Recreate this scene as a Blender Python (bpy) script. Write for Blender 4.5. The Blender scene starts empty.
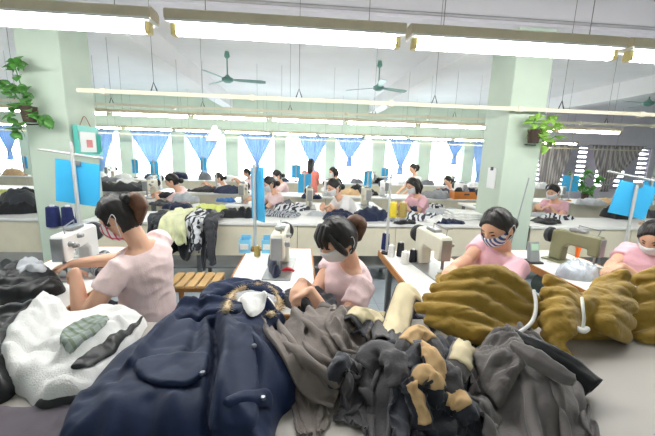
import bpy, bmesh, math, random
import numpy as np
from mathutils import Vector, Matrix, noise
SC = bpy.context.scene
COL = SC.collection
PI = math.pi
R = math.radians
rnd = random.Random(7)

# ------------------------------------------------------------------ camera
FPX, PITCH, YAW, ROLL, CAMH = 335.0, R(10.7), R(4.8), R(1.7), 1.5
_F = Vector((math.sin(YAW)*math.cos(PITCH), math.cos(YAW)*math.cos(PITCH), -math.sin(PITCH)))
_R0 = Vector((math.cos(YAW), -math.sin(YAW), 0)); _U0 = _R0.cross(_F)
_RT = _R0*math.cos(ROLL)+_U0*math.sin(ROLL); _UP = _U0*math.cos(ROLL)-_R0*math.sin(ROLL)
EYE = Vector((0, 0, CAMH))
def ray(x, y): return _F*FPX+_RT*(x-327.5)-_UP*(y-218.0)
def PY(x, y, Y): d = ray(x, y); return EYE+d*(Y/d.y)
def PZ(x, y, z): d = ray(x, y); return EYE+d*((z-CAMH)/d.z)
cd = bpy.data.cameras.new('camera'); cam = bpy.data.objects.new('camera', cd); COL.objects.link(cam)
cd.sensor_width = 36; cd.lens = FPX/655*36; cd.clip_start = .02
cam.matrix_world = Matrix(((_RT.x, _UP.x, -_F.x, 0), (_RT.y, _UP.y, -_F.y, 0), (_RT.z, _UP.z, -_F.z, CAMH), (0, 0, 0, 1)))
SC.camera = cam

# ------------------------------------------------------------------ materials
def lin(c):
    o = []
    for v in c[:3]:
        v /= 255.0
        o.append(v/12.92 if v <= .04045 else ((v+.055)/1.055)**2.4)
    return o
_mats = {}
def M(name, col, rough=.6, var=.06, scale=8, bump=0, bscale=80, metal=0, sheen=0, spec=.4, emit=0, coat=0):
    if name in _mats: return _mats[name]
    m = bpy.data.materials.new(name); m.use_nodes = True
    nt = m.node_tree; b = nt.nodes['Principled BSDF']
    c = lin(col)
    b.inputs['Roughness'].default_value = rough; b.inputs['Metallic'].default_value = metal
    b.inputs['Specular IOR Level'].default_value = spec
    b.inputs['Sheen Weight'].default_value = sheen
    b.inputs['Coat Weight'].default_value = coat
    tc = nt.nodes.new('ShaderNodeTexCoord')
    if var:
        n = nt.nodes.new('ShaderNodeTexNoise'); n.inputs['Scale'].default_value = scale; n.inputs['Detail'].default_value = 4
        r = nt.nodes.new('ShaderNodeValToRGB')
        r.color_ramp.elements[0].position = .3; r.color_ramp.elements[1].position = .7
        r.color_ramp.elements[0].color = [min(1, v*(1-var)) for v in c]+[1]
        r.color_ramp.elements[1].color = [min(1, v*(1+var)) for v in c]+[1]
        nt.links.new(tc.outputs['Object'], n.inputs['Vector']); nt.links.new(n.outputs['Fac'], r.inputs['Fac'])
        nt.links.new(r.outputs['Color'], b.inputs['Base Color'])
    else: b.inputs['Base Color'].default_value = c+[1]
    if bump:
        n2 = nt.nodes.new('ShaderNodeTexNoise'); n2.inputs['Scale'].default_value = bscale; n2.inputs['Detail'].default_value = 5
        bp = nt.nodes.new('ShaderNodeBump'); bp.inputs['Strength'].default_value = bump; bp.inputs['Distance'].default_value = .01
        nt.links.new(tc.outputs['Object'], n2.inputs['Vector']); nt.links.new(n2.outputs['Fac'], bp.inputs['Height'])
        nt.links.new(bp.outputs['Normal'], b.inputs['Normal'])
    if emit:
        b.inputs['Emission Color'].default_value = c+[1]; b.inputs['Emission Strength'].default_value = emit
    _mats[name] = m; return m
def stripes(name, c1, c2, scale, rot=(0, 0, 0), sharp=.5, c3=None, scale2=None, rough=.8, dist=0):
    m = bpy.data.materials.new(name); m.use_nodes = True; nt = m.node_tree; b = nt.nodes['Principled BSDF']
    b.inputs['Roughness'].default_value = rough
    tc = nt.nodes.new('ShaderNodeTexCoord')
    def wave(rt, sc, ca, cb, pos):
        mp = nt.nodes.new('ShaderNodeMapping'); mp.inputs['Rotation'].default_value = rt
        w = nt.nodes.new('ShaderNodeTexWave'); w.inputs['Scale'].default_value = sc; w.inputs['Distortion'].default_value = dist; w.inputs['Detail'].default_value = 2
        r = nt.nodes.new('ShaderNodeValToRGB'); r.color_ramp.interpolation = 'CONSTANT'
        r.color_ramp.elements[0].color = lin(ca)+[1]; r.color_ramp.elements[1].color = lin(cb)+[1]; r.color_ramp.elements[1].position = pos
        nt.links.new(tc.outputs['Object'], mp.inputs['Vector']); nt.links.new(mp.outputs['Vector'], w.inputs['Vector'])
        nt.links.new(w.outputs['Fac'], r.inputs['Fac']); return r
    a = wave(rot, scale, c1, c2, sharp)
    if c3 is None: nt.links.new(a.outputs['Color'], b.inputs['Base Color'])
    else:
        k = wave((rot[0], rot[1], rot[2]+PI/2), scale2 or scale, (255, 255, 255), c3, .8)
        mx = nt.nodes.new('ShaderNodeMix'); mx.data_type = 'RGBA'; mx.blend_type = 'MULTIPLY'; mx.inputs[0].default_value = 1
        nt.links.new(a.outputs['Color'], mx.inputs[6]); nt.links.new(k.outputs['Color'], mx.inputs[7])
        nt.links.new(mx.outputs[2], b.inputs['Base Color'])
    _mats[name] = m; return m

# ------------------------------------------------------------------ mesh helpers
def box(bm, x0, x1, y0, y1, z0, z1, mtx=None):
    vs = [bm.verts.new(p) for p in ((x0,y0,z0),(x1,y0,z0),(x1,y1,z0),(x0,y1,z0),(x0,y0,z1),(x1,y0,z1),(x1,y1,z1),(x0,y1,z1))]
    for f in ((0,3,2,1),(4,5,6,7),(0,1,5,4),(1,2,6,5),(2,3,7,6),(3,0,4,7)): bm.faces.new([vs[i] for i in f])
    if mtx is not None:
        for v in vs: v.co = mtx @ v.co
    return vs
def cbox(bm, c, s, mtx=None):
    return box(bm, c[0]-s[0]/2, c[0]+s[0]/2, c[1]-s[1]/2, c[1]+s[1]/2, c[2]-s[2]/2, c[2]+s[2]/2, mtx)
def loft(bm, secs, n=14, cap=True):
    """secs: (centre, ax, ay) -- elliptical rings"""
    rings = []
    for c, ax, ay in secs:
        rings.append([bm.verts.new(Vector(c)+Vector(ax)*math.cos(2*PI*k/n)+Vector(ay)*math.sin(2*PI*k/n)) for k in range(n)])
    for a, b in zip(rings, rings[1:]):
        for k in range(n): bm.faces.new((a[k], a[(k+1) % n], b[(k+1) % n], b[k]))
    if cap:
        bm.faces.new(rings[0][::-1]); bm.faces.new(rings[-1])
    return rings
def frames(pts, hint=None):
    pts = [Vector(p) for p in pts]; out = []; prev = Vector(hint) if hint is not None else None
    for i, p in enumerate(pts):
        t = (pts[min(i+1, len(pts)-1)]-pts[max(i-1, 0)])
        if t.length < 1e-9: t = Vector((0, 0, 1))
        t.normalize()
        if prev is None: prev = Vector((0, 0, 1)) if abs(t.z) < .9 else Vector((1, 0, 0))
        u = prev-t*prev.dot(t)
        if u.length < 1e-6: u = t.orthogonal()
        u.normalize(); out.append((p, t, u, t.cross(u))); prev = u
    return out
def tube(bm, pts, r, n=8, cap=True, round_end=False, flat=1.0, hint=None):
    """r: number or list; flat scales the second axis"""
    fr = frames(pts, hint); N = len(fr)
    rr = [r]*N if not hasattr(r, '__len__') else list(r)
    secs = []
    if round_end:
        p, t, u, v = fr[0]
        for a in (.95, .7, .4):
            q = math.sqrt(1-a*a); secs.append((p-t*rr[0]*a, u*rr[0]*q, v*rr[0]*q*flat))
    for (p, t, u, v), q in zip(fr, rr): secs.append((p, u*q, v*q*flat))
    if round_end:
        p, t, u, v = fr[-1]
        for a in (.4, .7, .95):
            q = math.sqrt(1-a*a); secs.append((p+t*rr[-1]*a, u*rr[-1]*q, v*rr[-1]*q*flat))
    return loft(bm, secs, n, cap)
def cyl(bm, p0, p1, r0, r1=None, n=14):
    return tube(bm, [p0, p1], [r0, r0 if r1 is None else r1], n)
def lathe(bm, prof, c=(0, 0, 0), n=18):
    c = Vector(c)
    return loft(bm, [(c+Vector((0, 0, z)), Vector((max(r, 1e-4), 0, 0)), Vector((0, max(r, 1e-4), 0))) for r, z in prof], n)
def prism(bm, poly, z0, z1):
    a = [bm.verts.new((x, y, z0)) for x, y in poly]; b = [bm.verts.new((x, y, z1)) for x, y in poly]
    bm.faces.new(a[::-1]); bm.faces.new(b); n = len(a)
    for i in range(n): bm.faces.new((a[i], a[(i+1) % n], b[(i+1) % n], b[i]))
    return a+b
def ball(bm, c, s, mtx=None, u=16, v=10):
    m = Matrix.Translation(Vector(c)) @ (mtx or Matrix()) @ Matrix.Diagonal((s[0], s[1], s[2], 1))
    return bmesh.ops.create_uvsphere(bm, u_segments=u, v_segments=v, radius=1, matrix=m)['verts']
def curve(pts, n=6):
    """Catmull-Rom through the points"""
    P = [Vector(p) for p in pts]; P = [P[0]*2-P[1]]+P+[P[-1]*2-P[-2]]; out = []
    for i in range(1, len(P)-2):
        a, b, c, d = P[i-1:i+3]
        for k in range(n):
            t = k/n
            out.append(.5*((2*b)+(c-a)*t+(2*a-5*b+4*c-d)*t*t+(3*b-a-3*c+d)*t**3))
    out.append(P[-2].copy()); return out

# ------------------------------------------------------------------ objects
def link(o, parent=None):
    COL.objects.link(o)
    if parent is not None: o.parent = parent
    return o
def tag(o, label=None, cat=None, group=None, kind=None):
    if label: o['label'] = label
    if cat: o['category'] = cat
    if group: o['group'] = group
    if kind: o['kind'] = kind
    return o
def obj(name, bm, mat, parent=None, smooth=True, bevel=0, loc=None, sub=0, angle=40):
    me = bpy.data.meshes.new(name)
    bmesh.ops.recalc_face_normals(bm, faces=bm.faces)
    bm.to_mesh(me); bm.free()
    if isinstance(mat, (list, tuple)):
        for q in mat: me.materials.append(q)
    else: me.materials.append(mat)
    o = bpy.data.objects.new(name, me); link(o, parent)
    if loc is not None: o.location = loc
    if bevel:
        b = o.modifiers.new('bevel', 'BEVEL'); b.width = bevel; b.segments = 2; b.limit_method = 'ANGLE'; b.angle_limit = R(50)
    if sub:
        s = o.modifiers.new('sub', 'SUBSURF'); s.levels = sub; s.render_levels = sub
    if smooth:
        for p in me.polygons: p.use_smooth = True
        if bevel or angle < 180:
            try: me.set_sharp_from_angle(angle=R(angle))
            except Exception: pass
    return o
def thing(name, label, cat, loc=(0, 0, 0), rz=0, group=None):
    o = bpy.data.objects.new(name, None); link(o); o.location = loc; o.rotation_euler = (0, 0, rz)
    return tag(o, label, cat, group)
def B(): return bmesh.new()
def bbox(x0, x1, y0, y1, z0, z1):
    b = B(); box(b, x0, x1, y0, y1, z0, z1); return b
def btube(pts, r, n=8, **k):
    b = B(); tube(b, pts, r, n, **k); return b
def kids(o): return [c for c in COL.objects if c.parent == o]
def dup(root, loc, rz=None, label=None, group=None):
    def cp(o, par):
        c = o.copy(); COL.objects.link(c)
        if par is not None: c.parent = par
        for ch in list(o.children): cp(ch, c)
        return c
    c = cp(root, None); c.location = loc
    if rz is not None: c.rotation_euler = (0, 0, rz)
    if label: c['label'] = label
    if group: c['group'] = group
    return c
def swap(root, part, mat):
    for c in root.children_recursive:
        if c.name.split('.')[0] == part:
            c.data = c.data.copy(); c.data.materials.clear(); c.data.materials.append(mat)
def remesh(bm, voxel, smooth_it=3, fac=.5):
    """fuse a soup of closed shells into one continuous surface, returned as a mesh"""
    me = bpy.data.meshes.new('tmp'); bmesh.ops.recalc_face_normals(bm, faces=bm.faces); bm.to_mesh(me); bm.free()
    o = bpy.data.objects.new('tmp', me); COL.objects.link(o)
    m = o.modifiers.new('r', 'REMESH'); m.mode = 'VOXEL'; m.voxel_size = voxel
    s = o.modifiers.new('s', 'SMOOTH'); s.iterations = smooth_it; s.factor = fac
    dg = bpy.context.evaluated_depsgraph_get(); dg.update()
    out = bpy.data.meshes.new_from_object(o.evaluated_get(dg))
    bpy.data.objects.remove(o); bpy.data.meshes.remove(me); return out
def meshobj(name, me, mat, parent=None, loc=None):
    me.name = name; me.materials.clear(); me.materials.append(mat)
    for p in me.polygons: p.use_smooth = True
    o = bpy.data.objects.new(name, me); link(o, parent)
    if loc is not None: o.location = loc
    return o
def fbm(p, octv=3):
    s = 0; a = 1; p = Vector(p)
    for _ in range(octv): s += a*noise.noise(p); p = p*2.03+Vector((3.1, 1.7, 5.2)); a *= .5
    return s

# ------------------------------------------------------------------ cloth heaps
class HF:
    def __init__(s, x0, y0, d, Z): s.x0, s.y0, s.d, s.Z = x0, y0, d, Z
    def __call__(s, x, y):
        ny, nx = s.Z.shape
        u = (np.asarray(x, float)-s.x0)/s.d; v = (np.asarray(y, float)-s.y0)/s.d
        ok = (u >= 0) & (v >= 0) & (u <= nx-1) & (v <= ny-1)
        u = np.clip(u, 0, nx-1.001); v = np.clip(v, 0, ny-1.001)
        i = u.astype(int); j = v.astype(int); a = u-i; b = v-j
        Z = s.Z
        z = (Z[j, i]*(1-a)+Z[j, i+1]*a)*(1-b)+(Z[j+1, i]*(1-a)+Z[j+1, i+1]*a)*b
        return np.where(ok, z, -9)
def chaikin(p, it=2):
    p = [Vector((a[0], a[1])) for a in p]
    for _ in range(it):
        q = []
        for a, b in zip(p, p[1:]+p[:1]): q += [a*.75+b*.25, a*.25+b*.75]
        p = q
    return p
def seg_dist(px, py, poly, closed=True):
    d = np.full(px.shape, 1e9); nx = np.zeros(px.shape); ny = np.zeros(px.shape)
    pts = list(poly); prs = list(zip(pts, pts[1:]+(pts[:1] if closed else [])))
    if not closed: prs = list(zip(pts, pts[1:]))
    for a, b in prs:
        ex, ey = b[0]-a[0], b[1]-a[1]; L = ex*ex+ey*ey+1e-12
        t = np.clip(((px-a[0])*ex+(py-a[1])*ey)/L, 0, 1)
        qx = a[0]+t*ex; qy = a[1]+t*ey; dd = np.hypot(px-qx, py-qy)
        k = dd < d; d = np.where(k, dd, d); nx = np.where(k, qx, nx); ny = np.where(k, qy, ny)
    return d, nx, ny
def inside(px, py, poly):
    c = np.zeros(px.shape, bool); n = len(poly)
    for i in range(n):
        a, b = poly[i], poly[(i+1) % n]
        if abs(b[1]-a[1]) < 1e-12: continue
        k = ((a[1] > py) != (b[1] > py)) & (px < (b[0]-a[0])*(py-a[1])/(b[1]-a[1])+a[0])
        c ^= k
    return c
def blur(Z, it):
    for _ in range(it):
        P = np.pad(Z, 1, mode='edge')
        Z = (P[1:-1, 1:-1]*4+P[:-2, 1:-1]*2+P[2:, 1:-1]*2+P[1:-1, :-2]*2+P[1:-1, 2:]*2+P[:-2, :-2]+P[2:, 2:]+P[:-2, 2:]+P[2:, :-2])/16
    return Z
def heap(name, outline, z0, H, fall, mat, parent=None, on=(), folds=(), crump=(.02, 9), aniso=None, res=.012, seed=0,
         wob=.012, drape=4, edge=0.0, prof=.5, gap=.0015):
    """A garment lying in a heap: a cloth surface over an outline (world x,y), conforming to the heaps below.
    H: number or f(x,y) array; folds: (polyline, width, height); aniso: (angle, stretch) of the crumple."""
    poly = chaikin(outline, 2)
    poly = [p+Vector((noise.noise(Vector((p.x*14, p.y*14, seed+.3))), noise.noise(Vector((p.x*14, p.y*14, seed+9.3)))))*wob for p in poly]
    x0 = min(p.x for p in poly)-2*res; x1 = max(p.x for p in poly)+2*res; y0 = min(p.y for p in poly)-2*res; y1 = max(p.y for p in poly)+2*res
    nx = int((x1-x0)/res)+2; ny = int((y1-y0)/res)+2
    gx, gy = np.meshgrid(x0+np.arange(nx)*res, y0+np.arange(ny)*res)
    d, qx, qy = seg_dist(gx, gy, poly); ins = inside(gx, gy, poly)
    near = (~ins) & (d < res*1.5)
    gx2 = np.where(ins, gx, qx); gy2 = np.where(ins, gy, qy); dd = np.where(ins, d, 0)
    base0 = np.full(gx.shape, float(z0))
    for h in on: base0 = np.maximum(base0, h(gx2, gy2))
    base = np.maximum(blur(base0, drape), base0) if drape else base0
    e = np.clip(1-(1-np.clip(dd/fall, 0, 1))**2, 0, 1)**prof
    hh = H(gx2, gy2) if callable(H) else H
    Z = hh*e
    for pl, w, ht in folds:
        fd, _, _ = seg_dist(gx2, gy2, [(p[0], p[1]) for p in curve([(q[0], q[1], 0) for q in pl], 5)], False)
        Z = Z+ht*e*np.where(fd < w, .5+.5*np.cos(PI*np.clip(fd/w, 0, 1)), 0)
    if crump and crump[0]:
        amp, sc = crump[:2]; C = np.zeros(gx.shape)
        ca, sa, st = 1, 0, 1
        if aniso: ca, sa, st = math.cos(aniso[0]), math.sin(aniso[0]), aniso[1]
        for j in range(ny):
            for i in range(nx):
                if ins[j, i]:
                    x, y = gx[j, i], gy[j, i]
                    u = (x*ca+y*sa)*sc/st; v = (-x*sa+y*ca)*sc
                    w = Vector((u*.5+seed*3.7, v*.5, seed)); wx = noise.noise(w)*1.1; wy = noise.noise(w+Vector((7, 3, 1)))*1.1
                    q = Vector((u+wx, v+wy, seed*1.3))
                    r1 = abs(noise.noise(q))*2.6-.6; r2 = abs(noise.noise(q*2.1+Vector((4, 2, 0))))*2.6-.6
                    C[j, i] = r1*.65+r2*.28+.12*noise.noise(q*5)
        Z = Z+amp*C*np.clip(e, 0, 1)
    Z = np.maximum(Z, .003*e)+base+edge+gap
    use = ins | near
    idx = -np.ones(gx.shape, int); bm = B(); vs = []
    cx = sum(p.x for p in poly)/len(poly); cy = sum(p.y for p in poly)/len(poly)
    org = Vector((cx, cy, z0))
    if parent is not None:
        par = parent; off = Vector((0, 0, 0))
        while par is not None: off = off+Vector(par.location); par = par.parent
        org = off
    Z = np.where(ins, Z, base+gap)
    for j in range(ny):
        for i in range(nx):
            if use[j, i]:
                idx[j, i] = len(vs); vs.append(bm.verts.new(Vector((gx2[j, i], gy2[j, i], Z[j, i]))-org))
    for j in range(ny-1):
        for i in range(nx-1):
            q = (idx[j, i], idx[j, i+1], idx[j+1, i+1], idx[j+1, i])
            if min(q) >= 0 and (ins[j, i] or ins[j, i+1] or ins[j+1, i+1] or ins[j+1, i]):
                bm.faces.new([vs[k] for k in q])
    # a hem: the rim is turned down and under, so the cloth has thickness from the side
    me = bpy.data.meshes.new(name); bm.to_mesh(me); bm.free(); me.materials.append(mat)
    for p in me.polygons: p.use_smooth = True
    o = bpy.data.objects.new(name, me); link(o, parent)
    if parent is None: o.location = org
    hf = HF(x0, y0, res, np.where(ins, Z, -9.0)); 
    o_hf[o.name] = hf
    return o, hf
o_hf = {}
def wavy(x, y, seed, f=6.0):
    g = random.Random(seed); n = 0
    for k in range(5):
        a = g.uniform(0, 2*PI); q = f*g.uniform(.6, 1.7); n = n+np.sin((x*math.cos(a)+y*math.sin(a))*q+g.uniform(0, 6))
    return n/3.2
def folded(H, kind, a, spacing, amp, seed, warp=.6, f=7.0):
    """a height for heap(): long rounded folds with sharp creases between them.
    kind 'arc': rings round the point a; 'fan': rays from the point a (spacing in radians); 'dir': along the angle a"""
    def h(x, y):
        if kind == 'arc': u = np.hypot(x-a[0], y-a[1])/spacing
        elif kind == 'fan': u = np.arctan2(y-a[1], x-a[0])/spacing
        else: u = (-x*math.sin(a)+y*math.cos(a))/spacing
        u = u+warp*wavy(x, y, seed, f)
        w = np.abs(np.sin(PI*u))**.75; w2 = np.abs(np.sin(PI*(u*1.9+.35+.5*wavy(x, y, seed+5, f*1.4))))**.8
        m = np.clip(.62+.5*wavy(x, y, seed+9, f*.8), .1, 1.2); m2 = np.clip(.45+.6*wavy(x, y, seed+12, f), 0, 1)
        return H+amp*(w*m+.38*w2*m2-.35)+amp*.5*wavy(x, y, seed+20, f*.6)
    return h
def W(pts): return [PZ(x, y, z)[:2] for x, y, z in pts]     # photo sight lines onto a level
def blob(cx, cy, rx, ry, seed, rz=0, n=11, j=.25):
    g = random.Random(seed); out = []
    for k in range(n):
        a = 2*PI*k/n; q = 1+g.uniform(-j, j); x = rx*q*math.cos(a); y = ry*q*math.sin(a)
        out.append((cx+x*math.cos(rz)-y*math.sin(rz), cy+x*math.sin(rz)+y*math.cos(rz)))
    return out
# ================================================================== the room
XL, XR, YF, YB, ZC = -12.0, 13.0, -3.6, 11.5, 3.25
m_wall = M('wall paint', (232, 238, 228), .7, .03, 2)
m_green = M('green paint', (198, 213, 197), .6, .04, 3)
m_ceil = M('ceiling paint', (236, 234, 234), .8, .03, 1.5)
m_cream = M('cream enamel', (226, 219, 196), .45, .05, 6)
m_white = M('white laminate', (240, 240, 238), .35, .02, 4)
m_steel = M('steel', (170, 172, 175), .35, .05, 20, metal=.8)
m_dark = M('dark iron', (48, 50, 54), .5, .1, 20)
m_floor = None
def floor_mat():
    m = bpy.data.materials.new('floor tiles'); m.use_nodes = True; nt = m.node_tree; b = nt.nodes['Principled BSDF']
    b.inputs['Roughness'].default_value = .35
    tc = nt.nodes.new('ShaderNodeTexCoord'); br = nt.nodes.new('ShaderNodeTexBrick')
    br.offset = 0; br.inputs['Scale'].default_value = 1; br.inputs['Brick Width'].default_value = .4; br.inputs['Row Height'].default_value = .4
    br.inputs['Mortar Size'].default_value = .004
    br.inputs['Color1'].default_value = lin((178, 190, 200))+[1]; br.inputs['Color2'].default_value = lin((188, 198, 206))+[1]; br.inputs['Mortar'].default_value = lin((150, 160, 168))+[1]
    nt.links.new(tc.outputs['Object'], br.inputs['Vector']); nt.links.new(br.outputs['Color'], b.inputs['Base Color'])
    return m
def struct(name, bm, mat, parent=None, smooth=False, bevel=0):
    o = obj(name, bm, mat, parent, smooth=smooth, bevel=bevel)
    if parent is None: o['kind'] = 'structure'
    return o
struct('floor', bbox(XL, XR, YF, YB, -.2, 0), floor_mat())
struct('trim_1', bbox(-8, -.9, 4.62, 4.68, 0, .003), M('red floor line', (178, 90, 90), .5))
struct('ceiling', bbox(XL, XR, YF, YB, ZC, ZC+.2), m_ceil)
struct('wall_left', bbox(XL-.2, XL, YF, YB, 0, ZC), m_wall)
struct('wall_right', bbox(XR, XR+.2, YF, YB, 0, ZC), m_wall)
struct('wall_front', bbox(XL, XR, YF-.2, YF, 0, ZC), m_wall)
# back wall: green piers, sill wall and lintel round the window openings
ZS, ZH = .55, 2.06
_wx = [(-40, -14), (-6, 20), (40, 62), (76, 96), (102, 120), (133, 172), (185, 226), (238, 275), (285, 326), (335, 373), (385, 419), (431, 464), (475, 497)]
wins = [(PY(a, 150, YB).x, PY(b, 150, YB).x) for a, b in _wx]
GX0, GX1 = PY(538, 150, YB).x, XR-.25           # the wide opening with the grey curtains
bm = B()
e = [XL]
for a, b in wins+[(GX0, GX1)]: e += [a, b]
e.append(XR)
for i in range(0, len(e)-2, 2): box(bm, e[i], min(e[i+1], GX0-.35), YB, YB+.25, 0, ZC)
for a, b in wins:
    box(bm, a, b, YB, YB+.25, 0, ZS); box(bm, a, b, YB, YB+.25, ZH, ZC)
struct('wall_back', bm, m_green)
bm = B(); box(bm, GX0-.35, GX0, YB, YB+.25, 0, ZC); box(bm, GX1, XR, YB, YB+.25, 0, ZC); box(bm, GX0, GX1, YB, YB+.25, 0, ZS); box(bm, GX0, GX1, YB, YB+.25, ZH, ZC)
struct('wall_back', bm, M('lavender grey paint', (218, 214, 222), .7, .03, 3))
struct('baseboard_back', bbox(XL, XR, YB-.015, YB, 0, .12), m_cream)
m_frame = M('white window frame', (238, 240, 240), .4, .02)
def glass_mat():
    m = bpy.data.materials.new('window glass'); m.use_nodes = True; nt = m.node_tree
    for n in list(nt.nodes): nt.nodes.remove(n)
    o = nt.nodes.new('ShaderNodeOutputMaterial'); mx = nt.nodes.new('ShaderNodeMixShader'); t = nt.nodes.new('ShaderNodeBsdfTransparent'); g = nt.nodes.new('ShaderNodeBsdfGlossy')
    t.inputs['Color'].default_value = (.96, .98, 1, 1); g.inputs['Roughness'].default_value = .05; mx.inputs[0].default_value = .06
    nt.links.new(t.outputs[0], mx.inputs[1]); nt.links.new(g.outputs[0], mx.inputs[2]); nt.links.new(mx.outputs[0], o.inputs[0]); return m
m_glass = glass_mat()
def window(i, a, b):
    w = bpy.data.objects.new('window_%d' % i, None); link(w); w.location = ((a+b)/2, YB+.1, ZS); w['kind'] = 'structure'
    hw = (b-a)/2; h = ZH-ZS; f = B()
    for s in (-1, 1): box(f, s*hw-.025-.02*s, s*hw+.025-.02*s, -.03, .03, 0, h)
    box(f, -hw, hw, -.03, .03, 0, .05); box(f, -hw, hw, -.03, .03, h-.05, h)
    box(f, -.02, .02, -.025, .025, .05, h-.05); box(f, -hw+.04, hw-.04, -.02, .02, h*.7-.015, h*.7+.015)
    obj('window_frame', f, m_frame, w, smooth=False)
    obj('window_pane', bbox(-hw+.02, hw-.02, -.003, .003, .03, h-.03), m_glass, w, smooth=False)
    obj('window_sill', bbox(-hw-.04, hw+.04, -.16, -.03, -.04, -.001), m_frame, w, smooth=False)
for i, (a, b) in enumerate(wins): window(i+1, a, b)
# wide opening on the right: a lavender grey louvred screen with daylight slots
def louvre():
    w = bpy.data.objects.new('window_14', None); link(w); w.location = ((GX0+GX1)/2, YB+.1, ZS); w['kind'] = 'structure'
    hw = (GX1-GX0)/2; h = ZH-ZS; f = B(); m = M('lavender grey louvre', (190, 186, 200), .5, .05, 5)
    n = 9
    cols = [-hw+.2+k*(2*hw-.4)/5 for k in range(6)]
    xs = sorted([-hw]+[c-.17 for c in cols]+[c+.17 for c in cols]+[hw]); z = 0
    for k in range(n):                      # blades with a gap of daylight over each, only in the bays
        z0 = k*h/n; box(f, -hw, hw, -.02, .02, z0, z0+h/n*.62)
        for q in range(0, len(xs), 2): box(f, xs[q], xs[q+1], -.018, .018, z0+h/n*.62, z0+h/n)
    obj('louvre_screen', f, m, w, smooth=False)
    g = B()
    for s in (-1, 1): box(g, s*hw-.03, s*hw+.03, -.06, -.02, 0, h)
    box(g, -hw, hw, -.06, -.02, h-.05, h); obj('window_frame', g, m, w, smooth=False)
louvre()
# columns and beams
for k, (x0, x1) in enumerate(((-2.7, -2.3), (2.25, 2.67))):
    struct('column', bbox(x0, x1, 3.62, 4.1, 0, ZC), m_green, bevel=.012)
for k, (x0, x1) in enumerate(((-7.4, -6.9), (6.9, 7.4))):
    struct('column', bbox(x0, x1, 3.62, 4.1, 0, ZC), m_green, bevel=.012)
m_beam = M('beam paint', (220, 217, 224), .8, .03, 2)
struct('beam_cross', bbox(XL, XR, 3.57, 4.06, 2.86, ZC), m_beam)
for k, x in enumerate((-7.15, -2.36, 2.39, 7.15)):
    struct('beam_long', bbox(x-.16, x+.16, 4.06, YB, 2.9, ZC), m_ceil)
# the duct of cables along the cross beam
t = tag(obj('conduit', btube([(-4, 3.55, 2.9), (XR-.1, 3.55, 2.9)], .018), M('grey conduit', (170, 168, 172), .5)), 'thin grey cable conduit running along the lower edge of the ceiling beam', 'pipe')

# ------------------------------------------------------------------ fluorescent lamps
m_tube = M('fluorescent tube', (255, 255, 252), .3, 0, emit=55)
m_house = M('lamp housing', (218, 205, 178), .5, .06, 10)
m_sock = M('lamp socket', (222, 205, 140), .4, .05)
m_wire = M('grey wire', (120, 118, 116), .5, .05)
m_refl = M('lamp reflector', (246, 246, 242), .4, .01)
L = 1.29
def make_lamp():
    t = thing('fluorescent_lamp', 'x', 'lamp')
    h = B(); a = -L/2; b = L/2
    # folded sheet metal channel: flat top, sloping sides
    sec = [(-.035, .055), (.035, .055), (.058, .042), (.058, .0), (-.058, .0), (-.058, .042)]
    v0 = [h.verts.new((a, y, z)) for y, z in sec]; v1 = [h.verts.new((b, y, z)) for y, z in sec]
    h.faces.new(v0); h.faces.new(v1[::-1])
    for i in range(6): h.faces.new((v0[i], v1[i], v1[(i+1) % 6], v0[(i+1) % 6]))
    hs = obj('housing', h, m_house, t, smooth=False)
    r = B(); box(r, a+.005, b-.005, -.058, .058, -.014, -.001); obj('reflector', r, m_refl, t, smooth=False)
    obj('tube', btube([(a+.045, 0, -.045), (b-.045, 0, -.045)], .024, 12), m_tube, t)
    for s in (a+.02, b-.05):
        q = B(); box(q, s, s+.03, -.024, .024, -.07, -.012); obj('socket', q, m_sock, hs, bevel=.004)
    for s in (a+.2, b-.2):
        obj('hanging_wire', btube([(s, 0, .055), (s, 0, ZC-2.18)], .0022, 5), m_wire, t)
    return t
lamp = make_lamp(); first = True
def put_lamp(x, y, z, label, group):
    global first
    if first: o = lamp; o.location = (x, y, z); o['label'] = label; o['group'] = group; first = False
    else: o = dup(lamp, (x, y, z), label=label, group=group)
    return o
_t2 = [None]
def dimmed_tube(o):  # same lamp type, emission turned down so the rear wall does not blow out
    for c in o.children:
        if c.name.startswith('tube'):
            if _t2[0] is None: _t2[0] = c.data.copy(); _t2[0].materials.clear(); _t2[0].materials.append(M('dimmed fluorescent tube', (255, 252, 240), .3, 0, emit=30))
            c.data = _t2[0]
        c.scale = (1, .8, .8)
pos = {0: 'cut off by the left picture edge', 1: 'between the two columns', 2: 'reaching across in front of the right column', 3: 'cut off by the right picture edge'}
for k, x in enumerate((-1.43, -.075, 1.245, 2.57)):
    put_lamp(x, 2.02, 2.175, 'big tube lamp of the nearest hanging row, ' + pos[k], 'nearest row of tube lamps')
for x in (-2.76, 3.9): put_lamp(x, 2.02, 2.175, 'tube lamp continuing the nearest hanging row beyond the picture edge', 'nearest row of tube lamps')
for k in range(9):
    x = -5.09+1.3*k
    q = put_lamp(x, 6.0, 2.09, 'cream tube lamp of the second hanging row, before the green lintel', 'second row of tube lamps'); dimmed_tube(q)
for k in range(13):
    x = -8.1+1.32*k
    q = put_lamp(x, 9.8, 2.07, 'small distant cream tube lamp in the row before the curtained windows', 'farthest row of tube lamps'); dimmed_tube(q)
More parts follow.
